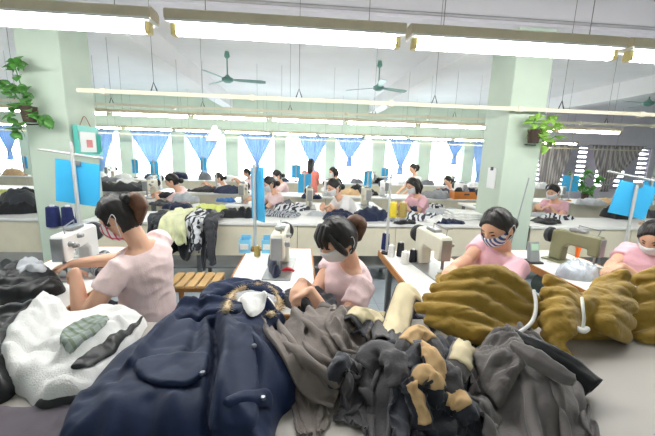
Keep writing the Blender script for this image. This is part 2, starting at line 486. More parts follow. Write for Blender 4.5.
# ------------------------------------------------------------------ electric busways
def busway(x0, x1, y, z, label, step=1.3):
    t = thing('busway', label, 'rail', (x0, y, z))
    Lb = x1-x0; b = B(); box(b, 0, Lb, -.02, .02, -.016, .016); box(b, 0, Lb, -.022, -.018, -.022, -.012)
    obj('channel', b, m_cream, t, smooth=False)
    n = int(Lb/step)
    for k in range(n):
        x = (k+.5)*Lb/n
        obj('drop_wire', btube([(x, 0, .1), (x, 0, ZC-z)], .0025, 5), m_wire, t)
        h = B(); tube(h, [(x-.03, 0, .014), (x, 0, .1), (x+.03, 0, .014)], .006, 6); obj('hook', h, m_dark, t)
    for k in range(n):
        x = (k+.15)*Lb/n; q = B(); box(q, x, x+.05, -.028, .028, -.032, .024); obj('socket_box', q, m_cream, t, bevel=.005)
    return t
busway(-2.1, 6.2, 3.5, 2.03, 'long cream busway rail hung on hooks between the two green columns')
busway(-9, 10, 5.6, 2.16, 'cream busway rail just above the second row of tube lamps')
busway(-9, 11.5, 10.5, 1.93, 'cream busway rail across the tops of the blue curtains', 2.2)

# ------------------------------------------------------------------ ceiling fans
m_teal = M('teal fan enamel', (112, 160, 148), .4, .05)
def make_fan(rz):
    t = thing('ceiling_fan', 'x', 'fan', rz=rz)
    c = B(); lathe(c, [(.0, .0), (.035, -.005), (.05, -.09), (.02, -.12), (0, -.121)]); obj('canopy', c, m_teal, t)
    obj('rod', btube([(0, 0, -.1), (0, 0, -.44)], .012, 8), m_teal, t)
    c = B(); lathe(c, [(.0, -.4), (.03, -.4), (.05, -.43), (.10, -.45), (.10, -.50), (.05, -.53), (0, -.535)]); obj('motor', c, m_teal, t)
    for k in range(3):
        a = 2*PI*k/3; b = B()
        pts = [(.09, -.03), (.2, -.05), (.58, -.075), (.67, -.055), (.68, .035), (.58, .055), (.2, .045), (.09, .02)]
        prism(b, pts, -.004, .004)
        m = Matrix.Rotation(a, 4, 'Z') @ Matrix.Translation((0, 0, -.475)) @ Matrix.Rotation(R(-13), 4, 'X')
        for v in b.verts: v.co = m @ v.co
        obj('blade', b, m_teal, t, smooth=False)
    return t
for x, y, rz, lb in ((-1.33, 6.5, R(10), 'teal three-bladed ceiling fan nearer the left column'), (1.45, 6.6, R(25), 'teal three-bladed ceiling fan in the middle of the ceiling'),
                     (7.35, 6.9, R(70), 'teal three-bladed ceiling fan at the right picture edge')):
    f = make_fan(rz); f.location = (x, y, ZC-.002); f['label'] = lb; f['group'] = 'ceiling fans'

# ------------------------------------------------------------------ curtains
m_blue = M('blue curtain cloth', (172, 196, 222), .8, .08, 6, sheen=.2)
m_blue.node_tree.nodes['Principled BSDF'].inputs['Transmission Weight'].default_value = 0
def translucent(m, fac):
    nt = m.node_tree; b = nt.nodes['Principled BSDF']; o = nt.nodes['Material Output']
    t = nt.nodes.new('ShaderNodeBsdfTranslucent'); mx = nt.nodes.new('ShaderNodeMixShader'); mx.inputs[0].default_value = fac
    src = b.inputs['Base Color'].links[0].from_socket
    nt.links.new(src, t.inputs['Color']); nt.links.new(b.outputs[0], mx.inputs[1]); nt.links.new(t.outputs[0], mx.inputs[2]); nt.links.new(mx.outputs[0], o.inputs[0])
translucent(m_blue, .45)
def curtain(xc, w, ztop, ztip, y, label, mat=m_blue, tail=.3, skew=0, group='blue curtains', tip=.06):
    t = thing('curtain', label, 'curtain', (xc, y, ztop), group=group)
    b = B(); n = 44; mrow = 16; rows = []
    H = ztop-ztip
    for j in range(mrow+1):
        v = j/mrow; row = []
        zz = -v*(H+tail); q = v*(H+tail)/H
        half = w/2*(1-(1-tip/(w/2))*min(1, q)**1.15) if q <= 1 else tip+(q-1)*H*.18
        for k in range(n+1):
            u = k/n*2-1
            d = .035*math.sin(k/n*PI*15+j*.12)*(1-.45*min(q, 1))
            row.append(b.verts.new((u*half+skew*min(q, 1), d, zz)))
        rows.append(row)
    for a, c in zip(rows, rows[1:]):
        for k in range(n): b.faces.new((a[k], a[k+1], c[k+1], c[k]))
    o = obj('cloth', b, mat, t, angle=180); s = o.modifiers.new('thick', 'SOLIDIFY'); s.thickness = .004
    obj('tie', btube([(-tip*1.1+skew, -.03, -H), (skew, -.05, -H), (tip*1.1+skew, -.03, -H)], .018, 8), mat, t)
    obj('curtain_rod', btube([(-w/2-.1, .03, .01), (w/2+.1, .03, .01)], .012, 8), m_steel, t)
    return t
cp = [(98, 34, 172, 'half behind the teal clip box'), (151, 41, 166, 'second from the left column, over the dark garment pile'), (203, 37, 164, 'third from the left column, behind the far sewers'),
      (257, 31, 163, 'just above the tall blue board on the long table'), (313, 30, 165, 'behind the woman standing in a coral shirt'), (350, 29, 158, 'between the standing woman and the pier with wires'),
      (402, 24, 166, 'behind the woman standing in white'), (456, 18, 156, 'short one left of the right column'), (482, 16, 176, 'hanging against the right column')]
for px, w, yt, lb in cp:
    a = PY(px-w/2, 140, YB-.12); b_ = PY(px+w/2, 140, YB-.12); tp = PY(px, yt, YB-.12)
    curtain((a.x+b_.x)/2, (b_.x-a.x), 2.08, tp.z, YB-.12, 'blue curtain gathered to a point, '+lb)
for px, w, lb in ((8, 26, 'at the far left edge'), (50, 24, 'behind the left column')):
    a = PY(px-w/2, 140, YB-.12); b_ = PY(px+w/2, 140, YB-.12)
    curtain((a.x+b_.x)/2, b_.x-a.x, 2.08, 1.35, YB-.12, 'blue curtain gathered to a point, '+lb)
m_gcur = stripes('striped grey curtain', (222, 217, 212), (172, 167, 167), 3.2, sharp=.45); translucent(m_gcur, .3)
for px, w, yt, sk, lb in ((556, 34, 200, -.1, 'straight grey striped curtain beside the right column'), (618, 52, 185, -.25, 'swept grey striped curtain behind the big blue boards')):
    a = PY(px-w/2, 150, YB-.3); b_ = PY(px+w/2, 150, YB-.3); tp = PY(px, yt, YB-.3)
    curtain((a.x+b_.x)/2, b_.x-a.x, 2.1, max(tp.z, .45), YB-.3, lb, m_gcur, .25, sk, 'grey curtains', .3 if w < 40 else .12)
# ================================================================== people
m_skin = M('skin', (232, 184, 156), .5, .04, 10, spec=.3)
m_hair = M('black hair', (26, 22, 22), .42, .2, 30, spec=.5)
m_hairb = M('brown hair', (92, 60, 42), .45, .25, 40)
m_eye = M('dark eyes', (30, 22, 20), .25, 0)
m_pinkA = M('pale pink knit', (245, 220, 219), .85, .04, 20, bump=.15, bscale=120, sheen=.2)
m_pinkB = M('light pink jersey', (245, 215, 217), .85, .03, 20, bump=.15, bscale=120, sheen=.2)
m_pinkC = M('rose pink jersey', (236, 186, 198), .85, .03, 20, bump=.15, bscale=120, sheen=.2)
m_blouse = M('white blouse', (242, 240, 240), .8, .02, 20)
m_coral = M('coral shirt', (240, 140, 128), .8, .04, 20)
m_jeans = M('dark trousers', (44, 46, 58), .8, .1, 20)
m_mask = M('white face mask', (236, 238, 242), .8, .02, 30)
m_maskA = stripes('pink patterned mask', (240, 236, 238), (214, 92, 120), 10, sharp=.75, c3=(225, 120, 140), scale2=8)
m_maskC = stripes('blue striped mask', (238, 240, 246), (64, 92, 160), 14, rot=(0, R(35), R(60)), sharp=.5)
m_shoe = M('black shoes', (30, 30, 34), .5, .1)
m_clip = M('hair clip', (70, 60, 58), .3, .1)
ZUP = Vector((0, 0, 1))

def person(label, P, Hc, az, haz, hp, wl, wr, shirt=None, hair='bun', mask=None, s=1.0, vox=.012, stand=False, pants=None,
           sleeve=.5, tail_mat=None, collar=None, group=None, curl=.9, headroll=0):
    P, Hc, wl, wr = Vector(P), Vector(Hc), Vector(wl), Vector(wr)
    fwd = Vector((math.cos(az), math.sin(az), 0)); lf = ZUP.cross(fwd)
    root = Vector((P.x, P.y, 0)); t = thing('person', label, 'person', root, group=group)
    P, Hc, wl, wr = P-root, Hc-root, wl-root, wr-root
    hf = Vector((math.cos(haz)*math.cos(hp), math.sin(haz)*math.cos(hp), -math.sin(hp)))
    hl = ZUP.cross(hf).normalized(); hu = hf.cross(hl)
    if headroll:
        q = Matrix.Rotation(headroll, 3, hf); hl = q @ hl; hu = q @ hu
    N = Hc-hu*.135*s-hf*.035*s-ZUP*.03*s
    Lt = (N-P).length; ctrl = P+ZUP*Lt*.62-fwd*.02*s
    def spine(v): return P*(1-v)**2+ctrl*2*v*(1-v)+N*v*v
    def sdir(v):
        d = (spine(v+.02)-spine(v-.02)).normalized(); return d
    prof = [(-.16, .10, .085), (-.1, .15, .115), (0, .172, .128), (.15, .165, .122), (.35, .142, .108), (.5, .142, .108), (.66, .158, .115), (.78, .168, .105), (.87, .158, .088), (.93, .115, .07), (.98, .07, .058), (1.03, .052, .05)]
    def torso(bm, grow, lo, hi, n=22):
        secs = []
        for v, a, b in prof:
            if v < lo-1e-6 or v > hi+1e-6: continue
            d = sdir(max(v, 0)); c = spine(v) if v >= 0 else P+sdir(0)*v*Lt
            ax = (lf-d*lf.dot(d)).normalized(); ay = d.cross(ax)
            secs.append((c, ax*(a*s+grow), ay*(b*s+grow)))
        loft(bm, secs, n)
    sh = {}
    for sg, w in ((1, wl), (-1, wr)):
        d = sdir(.86); ax = (lf-d*lf.dot(d)).normalized()
        S = spine(.855)+ax*sg*.155*s; l1, l2 = .285*s, .25*s
        D = w-S; dist = D.length
        if dist > (l1+l2)*.985: D = D*((l1+l2)*.985/dist); dist = D.length; w = S+D
        k = (l1*l1-l2*l2+dist*dist)/(2*dist); h = math.sqrt(max(l1*l1-k*k, 0))
        dn = D.normalized(); hint = Vector((0, 0, -1))+lf*sg*.45-fwd*.15; hint = (hint-dn*hint.dot(dn)).normalized()
        sh[sg] = (S, S+dn*k+hint*h, w)
    legs = {}
    for sg in (1, -1):
        hj = P+lf*sg*.088*s
        if stand: legs[sg] = (hj, Vector((hj.x, hj.y, .47*s))+fwd*.02, Vector((hj.x, hj.y, .08*s))-fwd*.02)
        else:
            kx = P+fwd*.40*s+lf*sg*.10*s; legs[sg] = (hj, Vector((kx.x, kx.y, min(P.z, .49*s))), Vector((kx.x, kx.y, .08))-fwd*(.04 if sg > 0 else -.02))
    # head surface
    def hpt(a, l, u, off=0, raw=False):
        n = Vector((a, l, u)).normalized(); a, l, u = n
        rx, ry, rz = .098, .077, .118
        k = 1.0
        if u < 0:
            ry *= 1-.30*(-u)**1.5
            if a < 0: rx *= 1-.35*min(1, -u*1.2)
        x, y, z = a*rx, l*ry, u*rz
        if a > 0 and not raw:
            x += .020*math.exp(-((l/.16)**2+((u+.22)/.16)**2))      # nose
            x += .008*math.exp(-((l/.14)**2+((u+.0)/.2)**2))
            for e_ in (-.4, .4): x -= .010*math.exp(-(((l-e_)/.17)**2+((u-.02)/.12)**2))
            x += .006*math.exp(-((l/.28)**2+((u+.55)/.1)**2))
            x += .008*math.exp(-((l/.3)**2+((u+.86)/.14)**2))
        v = (hf*x+hl*y+hu*z)*s
        return Hc+v+v.normalized()*off
    # ---- the body: one continuous surface
    bm = B(); torso(bm, -.012*s, -.16, 1.03)
    tube(bm, [spine(.93), N+hu*.02*s, Hc-hu*.05*s-hf*.015*s], [.056*s, .05*s, .052*s], 14, round_end=True)
    g = bmesh.ops.create_uvsphere(bm, u_segments=36, v_segments=26, radius=1)['verts']
    for v in g: v.co = hpt(v.co.x, v.co.y, v.co.z)
    for sg in (1, -1):
        ball(bm, Hc+(hl*sg*.079-hf*.012-hu*.012)*s, (.012*s, .016*s, .028*s), Matrix((hl, hf, hu)).transposed().to_4x4(), 10, 8)
        S, E, w = sh[sg]
        tube(bm, [S-lf*sg*.03*s, S+(E-S)*.15, S.lerp(E, .55), E], [.04*s, .047*s, .045*s, .037*s], 12, round_end=True)
        d = (w-E).normalized(); da = d
        tube(bm, [E, E.lerp(w, .3), E.lerp(w, .7), w], [.037*s, .039*s, .032*s, .024*s], 12, round_end=True)
        if d.z > -.25: d = Vector((d.x, d.y, -.25)).normalized() if math.hypot(d.x, d.y) > .2 else (fwd-ZUP*.3).normalized()
        # hand: palm, four unequal bent fingers, thumb from the side of the palm
        pn = Vector((0, 0, -1)); pn = (pn-d*pn.dot(d))
        if pn.length < .2: pn = (fwd-d*fwd.dot(d))
        pn.normalize(); sd = d.cross(pn)*sg; sd = -sd if sd.dot(lf)*sg > 0 else sd   # sd: towards the thumb (inner side)
        k = .95*s
        loft(bm, [(w-d*.01*k, sd*.024*k, pn*.018*k), (w+d*.03*k, sd*.036*k, pn*.017*k), (w+d*.07*k, sd*.041*k, pn*.014*k), (w+d*.088*k, sd*.038*k, pn*.010*k)], 12)
        for q, (o, ln) in enumerate(((.029, .068), (.010, .078), (-.010, .072), (-.029, .056))):
            b0 = w+d*.08*k+sd*o*k; c = curl*(1+.12*q)
            d1 = (d*math.cos(c*.4)+pn*math.sin(c*.4)); d2 = (d*math.cos(c)+pn*math.sin(c)); d3 = (d*math.cos(c*1.5)+pn*math.sin(c*1.5))
            p1 = b0+d1*ln*.45*k; p2 = p1+d2*ln*.33*k; p3 = p2+d3*ln*.25*k
            tube(bm, [b0-d*.02*k, b0, p1, p2, p3], [.0085*k, .0088*k, .0082*k, .0076*k, .0064*k], 8, round_end=True)
        b0 = w+d*.022*k+sd*.026*k; d1 = (d*.72+sd*.62+pn*.3).normalized(); d2 = (d*.9+sd*.15+pn*.42).normalized()
        tube(bm, [b0-sd*.012*k, b0, b0+d1*.038*k, b0+d1*.038*k+d2*.03*k], [.011*k, .0115*k, .0098*k, .0075*k], 8, round_end=True)
        hj, kn, an = legs[sg]
        tube(bm, [hj, hj.lerp(kn, .5), kn], [.078*s, .068*s, .05*s], 14, round_end=True)
        tube(bm, [kn, kn.lerp(an, .35), an], [.05*s, .05*s, .032*s], 12, round_end=True)
        tube(bm, [an-fwd*.03*s-ZUP*.03*s, an+fwd*.06*s-ZUP*.035*s, an+fwd*.13*s-ZUP*.045*s], [.034*s, .034*s, .026*s], 10, round_end=True)
    meshobj('body', remesh(bm, vox, 3 if vox < .008 else 1), m_skin, t)
    # ---- clothes
    cv = max(vox*1.3, .008)
    def wrinkle(me, amp, sc):
        me.update(); ns = [v.normal.copy() for v in me.vertices]
        for v, n_ in zip(me.vertices, ns):
            p = v.co*sc; p.z *= 1.6
            v.co += n_*amp*(1-abs(noise.noise(p+Vector((label.__len__(), 0, 0))))*2.4)
    bm = B(); torso(bm, .012*s, -.16, .93)
    if stand: pass
    for sg in (1, -1):
        S, E, w = sh[sg]
        tube(bm, [S-lf*sg*.05*s, S, S.lerp(E, sleeve*.6), S.lerp(E, sleeve)], [.058*s, .065*s, .062*s, .063*s], 14)
    me = remesh(bm, cv, 3 if vox < .008 else 2); wrinkle(me, .006*s, 9/s); meshobj('shirt', me, shirt or m_pinkB, t)
    bm = B(); torso(bm, .002*s, -.16, .15)
    for sg in (1, -1):
        hj, kn, an = legs[sg]
        tube(bm, [hj, hj.lerp(kn, .5), kn, kn.lerp(an, .4), an+ZUP*.05], [.092*s, .082*s, .070*s, .062*s, .052*s], 14)
        ball(bm, kn, (.074*s,)*3)
    meshobj('trousers', remesh(bm, max(cv, .014), 2), pants or m_jeans, t)
    for sg in (1, -1):
        hj, kn, an = legs[sg]
        obj('shoe', btube([an-fwd*.04*s-ZUP*(an.z-.035), an+fwd*.06*s-ZUP*(an.z-.04), an+fwd*.15*s-ZUP*(an.z-.03)], [.042*s, .042*s, .03*s], 12, round_end=True), m_shoe, t)
    # ---- hair
    bm = B(); U, V = (72, 40) if vox < .008 else (36, 22)
    g = bmesh.ops.create_uvsphere(bm, u_segments=U, v_segments=V, radius=1)['verts']
    fringe = hair in ('fringe',); longh = hair in ('long', 'bob')
    def sm(x, a, b):
        q = min(1, max(0, (x-a)/(b-a))); return q*q*(3-2*q)
    for v in g:
        a, l, u = v.co.normalized()
        hl_top = .40 if fringe else .5
        hl_top += .08*math.cos(l*3) if fringe else .16-.62*l*l+.05*l
        side = .30 if fringe else .25
        face = sm(a, side, side+.14)*(1-sm(u, hl_top-.1, hl_top+.04))
        ear = sm(abs(l), .7, .9)*(1-sm(u, -.05, .2))*math.exp(-((a+.08)/.2)**2) if not (longh or fringe) else 0
        low = 1-sm(u, -.88 if a < -.1 else -.45, -.5 if a < -.1 else .0)
        cut = max(face, low if not longh else low*sm(a, -.1, .1), ear)
        th = (.018 if a < .1 else .013)*s*(1-cut)-.016*s*cut
        phi = math.atan2(l, a*1.0+.35)
        th += (1-cut)*(.0022*s*math.sin(phi*34+3*noise.noise(v.co*4))+.003*s*noise.noise(v.co*6))
        v.co = hpt(a, l, u, th, True)
    hr = obj('hair', bm, m_hair, t, angle=180)
    hb = Hc-hf*.105*s
    def strand(pts, rr, mat, nm, n=16):
        b = B(); rings = tube(b, curve(pts, 5), list(np.interp(np.linspace(0, 1, (len(pts)-1)*5+1), np.linspace(0, 1, len(rr)), rr)), n, round_end=True)
        for r_ in rings:
            c = sum((q.co for q in r_), Vector())/len(r_)
            for i, q in enumerate(r_): q.co = c+(q.co-c)*(1+.10*math.sin(i*2.4)+.06*noise.noise(q.co*40))
        return obj(nm, b, mat, hr, angle=180)
    tm = tail_mat or m_hair
    if hair == 'topbun':
        b = B()
        c = Hc-hf*.088*s+hu*.062*s
        for k in range(3):
            pts = [c+(hl*math.cos(a_)*.03+hu*math.sin(a_)*.022-hf*(.012*k))*s for a_ in np.linspace(k, k+5.4, 9)]
            tube(b, pts, [.014*s]+[.02*s]*7+[.012*s], 10, round_end=True)
        obj('hair_bun', b, m_hair, hr, angle=180)
        strand([c-hf*.015*s-hu*.01*s, c-hf*.045*s-ZUP*.012*s, c-hf*.066*s-ZUP*.06*s, c-hf*.058*s-ZUP*.125*s], [.022*s, .04*s, .045*s, .025*s], tm, 'ponytail')
        b = B(); cbox(b, c-hf*.03*s+hu*.012*s, (.05*s, .03*s, .03*s)); obj('hair_clip', b, m_clip, hr, bevel=.008)
    elif hair in ('fringe', 'pony'):
        c = Hc-hf*.10*s+hu*.03*s
        strand([c+hf*.015*s, c-hf*.03*s+hu*.006*s, c-hf*.058*s-hu*.01*s-ZUP*.025*s, c-hf*.06*s-ZUP*.095*s], [.026*s, .042*s, .046*s, .026*s], tm, 'ponytail')
        bt = btube([c-hf*.008*s+(hl*math.cos(a_)+hu*math.sin(a_))*.03*s for a_ in np.linspace(0, 2*PI, 13)], .007*s, 8); obj('hair_tie', bt, m_clip, hr)
        if fringe:
            for sg in (1, -1):
                strand([hpt(.55, sg*.55, .55, .012*s, True), hpt(.45, sg*.85, .1, .012*s, True), hpt(.25, sg*.92, -.3, .012*s, True), hpt(.15, sg*.85, -.6, .008*s, True)], [.012*s, .02*s, .016*s, .005*s], m_hair, 'side_lock', 10)
            for o in (-.45, -.15, .15, .45):
                strand([hpt(.45, o*.8, .8, .012*s, True), hpt(.8, o, .5, .014*s, True), hpt(.95, o*1.15, .16, .012*s, True)], [.018*s, .02*s, .008*s], m_hair, 'fringe_lock', 10)
    elif hair == 'bun':
        c = Hc-hf*.118*s-hu*.045*s; b = B()
        ball(b, c-hf*.012*s, (.046*s, .044*s, .046*s), Matrix((hl, hf, hu)).transposed().to_4x4())
        for k in range(3):
            tube(b, [c-hf*.02*s+(hl*math.cos(a_)*.03+hu*math.sin(a_)*.03)*s*(1-.25*k)-hf*.008*k*s for a_ in np.linspace(k, k+5, 9)], .011*s, 8, round_end=True)
        obj('hair_bun', b, m_hair, hr, angle=180)
    elif hair == 'long':
        strand([Hc-hf*.075*s+hu*.03*s, Hc-hf*.10*s-hu*.06*s, Hc-hf*.10*s-hu*.17*s, Hc-hf*.10*s-hu*.27*s], [.06*s, .075*s, .07*s, .03*s], m_hair, 'long_hair')
    elif hair == 'bob':
        for sg in (1, -1):
            strand([hpt(.1, sg, .5, .01*s, True), hpt(-.05, sg, -.2, .02*s, True), hpt(0, sg*.9, -.85, .03*s, True)], [.03*s, .042*s, .022*s], m_hair, 'side_lock')
        strand([Hc-hf*.08*s+hu*.03*s, Hc-hf*.09*s-hu*.06*s, Hc-hf*.08*s-hu*.13*s], [.06*s, .075*s, .04*s], m_hair, 'back_hair')
    # ---- face: eyes and brows, mask with straps
    for sg in (1, -1):
        b = B(); pts = [hpt(.9, sg*q, .035-.5*(q-.38)**2, .0015*s) for q in (.24, .31, .38, .45, .52)]
        tube(b, pts, [.002*s, .0045*s, .0052*s, .0045*s, .0015*s], 8); obj('eye', b, m_eye, t)
        obj('eyebrow', btube([hpt(.88, sg*q, .22+.1*(q-.2)-.5*(q-.4)**2, .002*s) for q in (.18, .3, .42, .54)], [.002*s, .0035*s, .0035*s, .0015*s], 6), m_hair, t)
    if mask is not None:
        b = B(); nu, nv = 20, 10; rows = []
        for j in range(nv+1):
            v_ = j/nv; row = []
            for i in range(nu+1):
                w_ = i/nu*2-1; th = w_*R(72)
                u = -.06-.86*v_+.10*abs(w_)**2*(1-2*v_)
                q = math.sqrt(max(.03, 1-u*u)); a, l = math.cos(th)*q, math.sin(th)*q
                p = hpt(a, l, u, .006*s, True)
                bl = (1-w_*w_)*math.sin(PI*min(1, .15+v_*.85))
                p += hf*(.018*bl+.006*math.sin(v_*PI*4)*(1-w_*w_)*.4)*s
                row.append(b.verts.new(p))
            rows.append(row)
        for r1, r2 in zip(rows, rows[1:]):
            for i in range(nu): b.faces.new((r1[i], r1[i+1], r2[i+1], r2[i]))
        o = obj('face_mask', b, mask, t, angle=180); sd_ = o.modifiers.new('thick', 'SOLIDIFY'); sd_.thickness = .002*s
        for sg in (1, -1):
            th = sg*R(72)
            p0 = hpt(math.cos(th)*.95, math.sin(th)*.95, -.14, .007*s, True); p1 = hpt(math.cos(th)*.6, math.sin(th)*.6, -.72, .007*s, True)
            er = Hc+(hl*sg*.088-hf*.03)*s
            obj('mask_strap', btube(curve([p0, er+hu*.02*s, er-hf*.012*s, er-hu*.03*s, p1], 5), .0022*s, 5), m_mask, o)
    return t

def stool_at(x, y, label, h=.42, group=None, d=(.17, .14)):
    t = thing('stool', label, 'stool', (x, y, 0), group=group)
    o = obj('seat', bbox(-d[0], d[0], -d[1], d[1], h-.035, h), M('worn wood', (176, 132, 84), .6, .15, 12), t, bevel=.008)
    for a in (-1, 1):
        for b_ in (-1, 1):
            obj('leg', btube([(a*(d[0]-.03), b_*(d[1]-.03), h-.03), (a*(d[0]-.01), b_*(d[1]-.01), 0)], .012, 8), m_dark, t)
    return t
NEAR = .0065
A_N = PY(142, 232, 1.82)
pA = person('woman sewing in a pale pink top, seen from behind, with a brown-tipped ponytail', (-.86, 1.86, .49), PY(120, 218, 1.80), R(163), R(172), R(28),
            PY(75, 272, 1.66), PY(72, 264, 1.95), m_pinkA, 'topbun', m_maskA, 1.0, NEAR, tail_mat=m_hairb, sleeve=.42)
pB = person('woman with a black fringe and white mask bent over sewing in a light pink top', (.25, 1.80, .49), PY(338, 240, 1.70), R(200), R(208), R(26),
            PZ(311, 291, .87), PZ(302, 282, .88), m_pinkB, 'fringe', m_mask, 1.0, NEAR, tail_mat=m_hairb, sleeve=.42)
pC = person('woman in a rose pink top wearing a blue and white striped mask', (1.30, 2.10, .49), PY(497, 228, 2.02), R(192), R(206), R(26),
            PZ(462, 274, .86), PZ(446, 272, .86), m_pinkC, 'bun', m_maskC, 1.06, NEAR, sleeve=.55)
pD = person('woman in pink cut off by the right picture edge, wearing a white mask', (2.36, 2.10, .49), PY(655, 238, 2.05), R(195), R(205), R(28),
            PZ(622, 266, .86), PZ(612, 262, .86), m_pinkC, 'bun', m_mask, 1.0, NEAR, sleeve=.5)
MID = .011
def seated(label, hx, hy, Y, bx, shirt, hair, mask, az=190, s=.95, **k):
    H = PY(hx, hy, Y); pel = Vector((PY(bx, hy+30, Y).x, Y+.06, .48)); f = Vector((math.cos(R(az)), math.sin(R(az)), 0)); l = ZUP.cross(f)
    return person(label, pel, H, R(az), R(az+6), R(22), Vector((pel.x, pel.y, .84))+f*.36+l*.10, Vector((pel.x, pel.y, .84))+f*.38-l*.08, shirt, hair, mask, s, MID, **k)
seated('woman in a pale pink top at a far machine, above the hanging jackets', 172, 181, 5.35, 181, m_pinkB, 'bun', None, 178)
seated('woman in pale pink right of the tall blue board, looking down', 269.5, 184, 5.0, 276, m_pinkB, 'bun', m_mask, 195, .92)
seated('woman behind the one right of the tall blue board, only her head and back showing', 277, 176, 6.9, 283, m_pinkB, 'bun', m_mask, 195)
seated('woman in a white blouse and white mask sewing navy cloth', 334, 187.5, 4.55, 350, m_blouse, 'bun', m_mask, 203, .98)
seated('woman in pink with shoulder-length hair, before the woman standing in white', 413, 186, 4.75, 421, m_pinkC, 'bob', m_mask, 195, .95)
seated('woman in pink and white mask behind the right column', 553, 192, 4.85, 558, m_pinkC, 'bun', m_mask, 200, .98)
seated('far woman in white left of the tall blue board, behind the yellow green pile', 219, 178, 7.4, 223, m_blouse, 'bun', None, 185, .9)
seated('farthest woman in pink, seen between the left curtains and tall blue board', 247, 173, 8.6, 250, m_pinkB, 'bun', None, 185, .9)
seated('far woman bent low over the dark pile left of the right column', 448, 181, 7.3, 455, m_blouse, 'bun', None, 190, .88)
def standing(label, hx, hy, Y, az, shirt, hair, mask, pants=None, lean=.0):
    H = PY(hx, hy, Y); s = (H.z+.1)/1.58; f = Vector((math.cos(R(az)), math.sin(R(az)), 0)); l = ZUP.cross(f)
    pel = Vector((H.x, H.y, .80*s))-f*(.05+lean)
    return person(label, pel, H, R(az), R(az), R(15), Vector((pel.x, pel.y, .9*s))+f*.3+l*.1, Vector((pel.x, pel.y, .9*s))+f*.3-l*.1, shirt, hair, mask, s, MID, True, pants)
standing('woman standing in a coral shirt with long black hair, back turned', 311, 164, 7.3, 80, m_coral, 'long', None)
standing('woman standing in black and white beside the coral shirted one', 333, 172, 7.0, 200, M('black vest', (40, 42, 48), .8), 'bob', m_mask, lean=.08)
standing('woman standing in white before the blue curtain, behind a seated one', 413, 169, 6.9, 200, m_blouse, 'pony', None)
for p_, lb in ((pA, 'low wooden stool under the woman with the brown-tipped ponytail'), (pB, 'low wooden stool under the woman with the black fringe'),
               (pC, 'low wooden stool under the woman in the striped mask'), (pD, 'low wooden stool under the woman at the right picture edge')):
    stool_at(p_.location.x, p_.location.y, lb, .38)
# ================================================================== furniture and machines
m_edge = M('brown wood edge', (176, 120, 66), .5, .15, 14)
m_legs = M('grey painted steel legs', (120, 124, 128), .5, .08)
m_cast = M('cream machine enamel', (222, 218, 200), .3, .04, spec=.5)
m_castg = M('olive green machine enamel', (128, 126, 96), .35, .06, spec=.5)
m_castw = M('white machine enamel', (238, 238, 236), .3, .02, spec=.5)
m_motor = M('motor green', (74, 96, 92), .5, .08)
m_boardb = M('sky blue board', (64, 178, 232), .4, .05, 4)
m_pole = M('pale grey pole', (190, 192, 190), .4, .05)
def sewing_table(x0, x1, y0, y1, label):
    t = thing('sewing_table', label, 'table', ((x0+x1)/2, (y0+y1)/2, 0), group=None)
    w, d = (x1-x0)/2, (y1-y0)/2
    obj('tabletop', bbox(-w+.012, w-.012, -d+.012, d-.012, .715, .757), m_white, t, smooth=False)
    b = B(); box(b, -w, -w+.012, -d, d, .712, .758); box(b, w-.012, w, -d, d, .712, .758)
    box(b, -w+.012, w-.012, -d, -d+.012, .712, .758); box(b, -w+.012, w-.012, d-.012, d, .712, .758); obj('edge_band', b, m_edge, t, smooth=False)
    for sx in (-1, 1):
        for sy in (-1, 1):
            b = B(); cbox(b, (sx*(w-.07), sy*(d-.12), .36), (.04, .04, .71)); obj('leg', b, m_legs, t, bevel=.004)
    b = B(); box(b, -.02, .02, -d+.12, d-.12, .2, .24); box(b, -w+.07, w-.07, d-.14, d-.10, .18, .22); box(b, -w+.07, w-.07, -d+.10, -d+.14, .18, .22); obj('stretcher', b, m_legs, t, smooth=False)
    b = B(); box(b, -.14, .14, -.05, .2, .10, .125); obj('treadle', b, m_dark, t, bevel=.005)
    b = B(); tube(b, [(-.05, .12, .55), (-.05, .32, .55)], .075, 16); box(b, -.12, .02, .15, .28, .62, .712); obj('motor', b, m_motor, t)
    return t
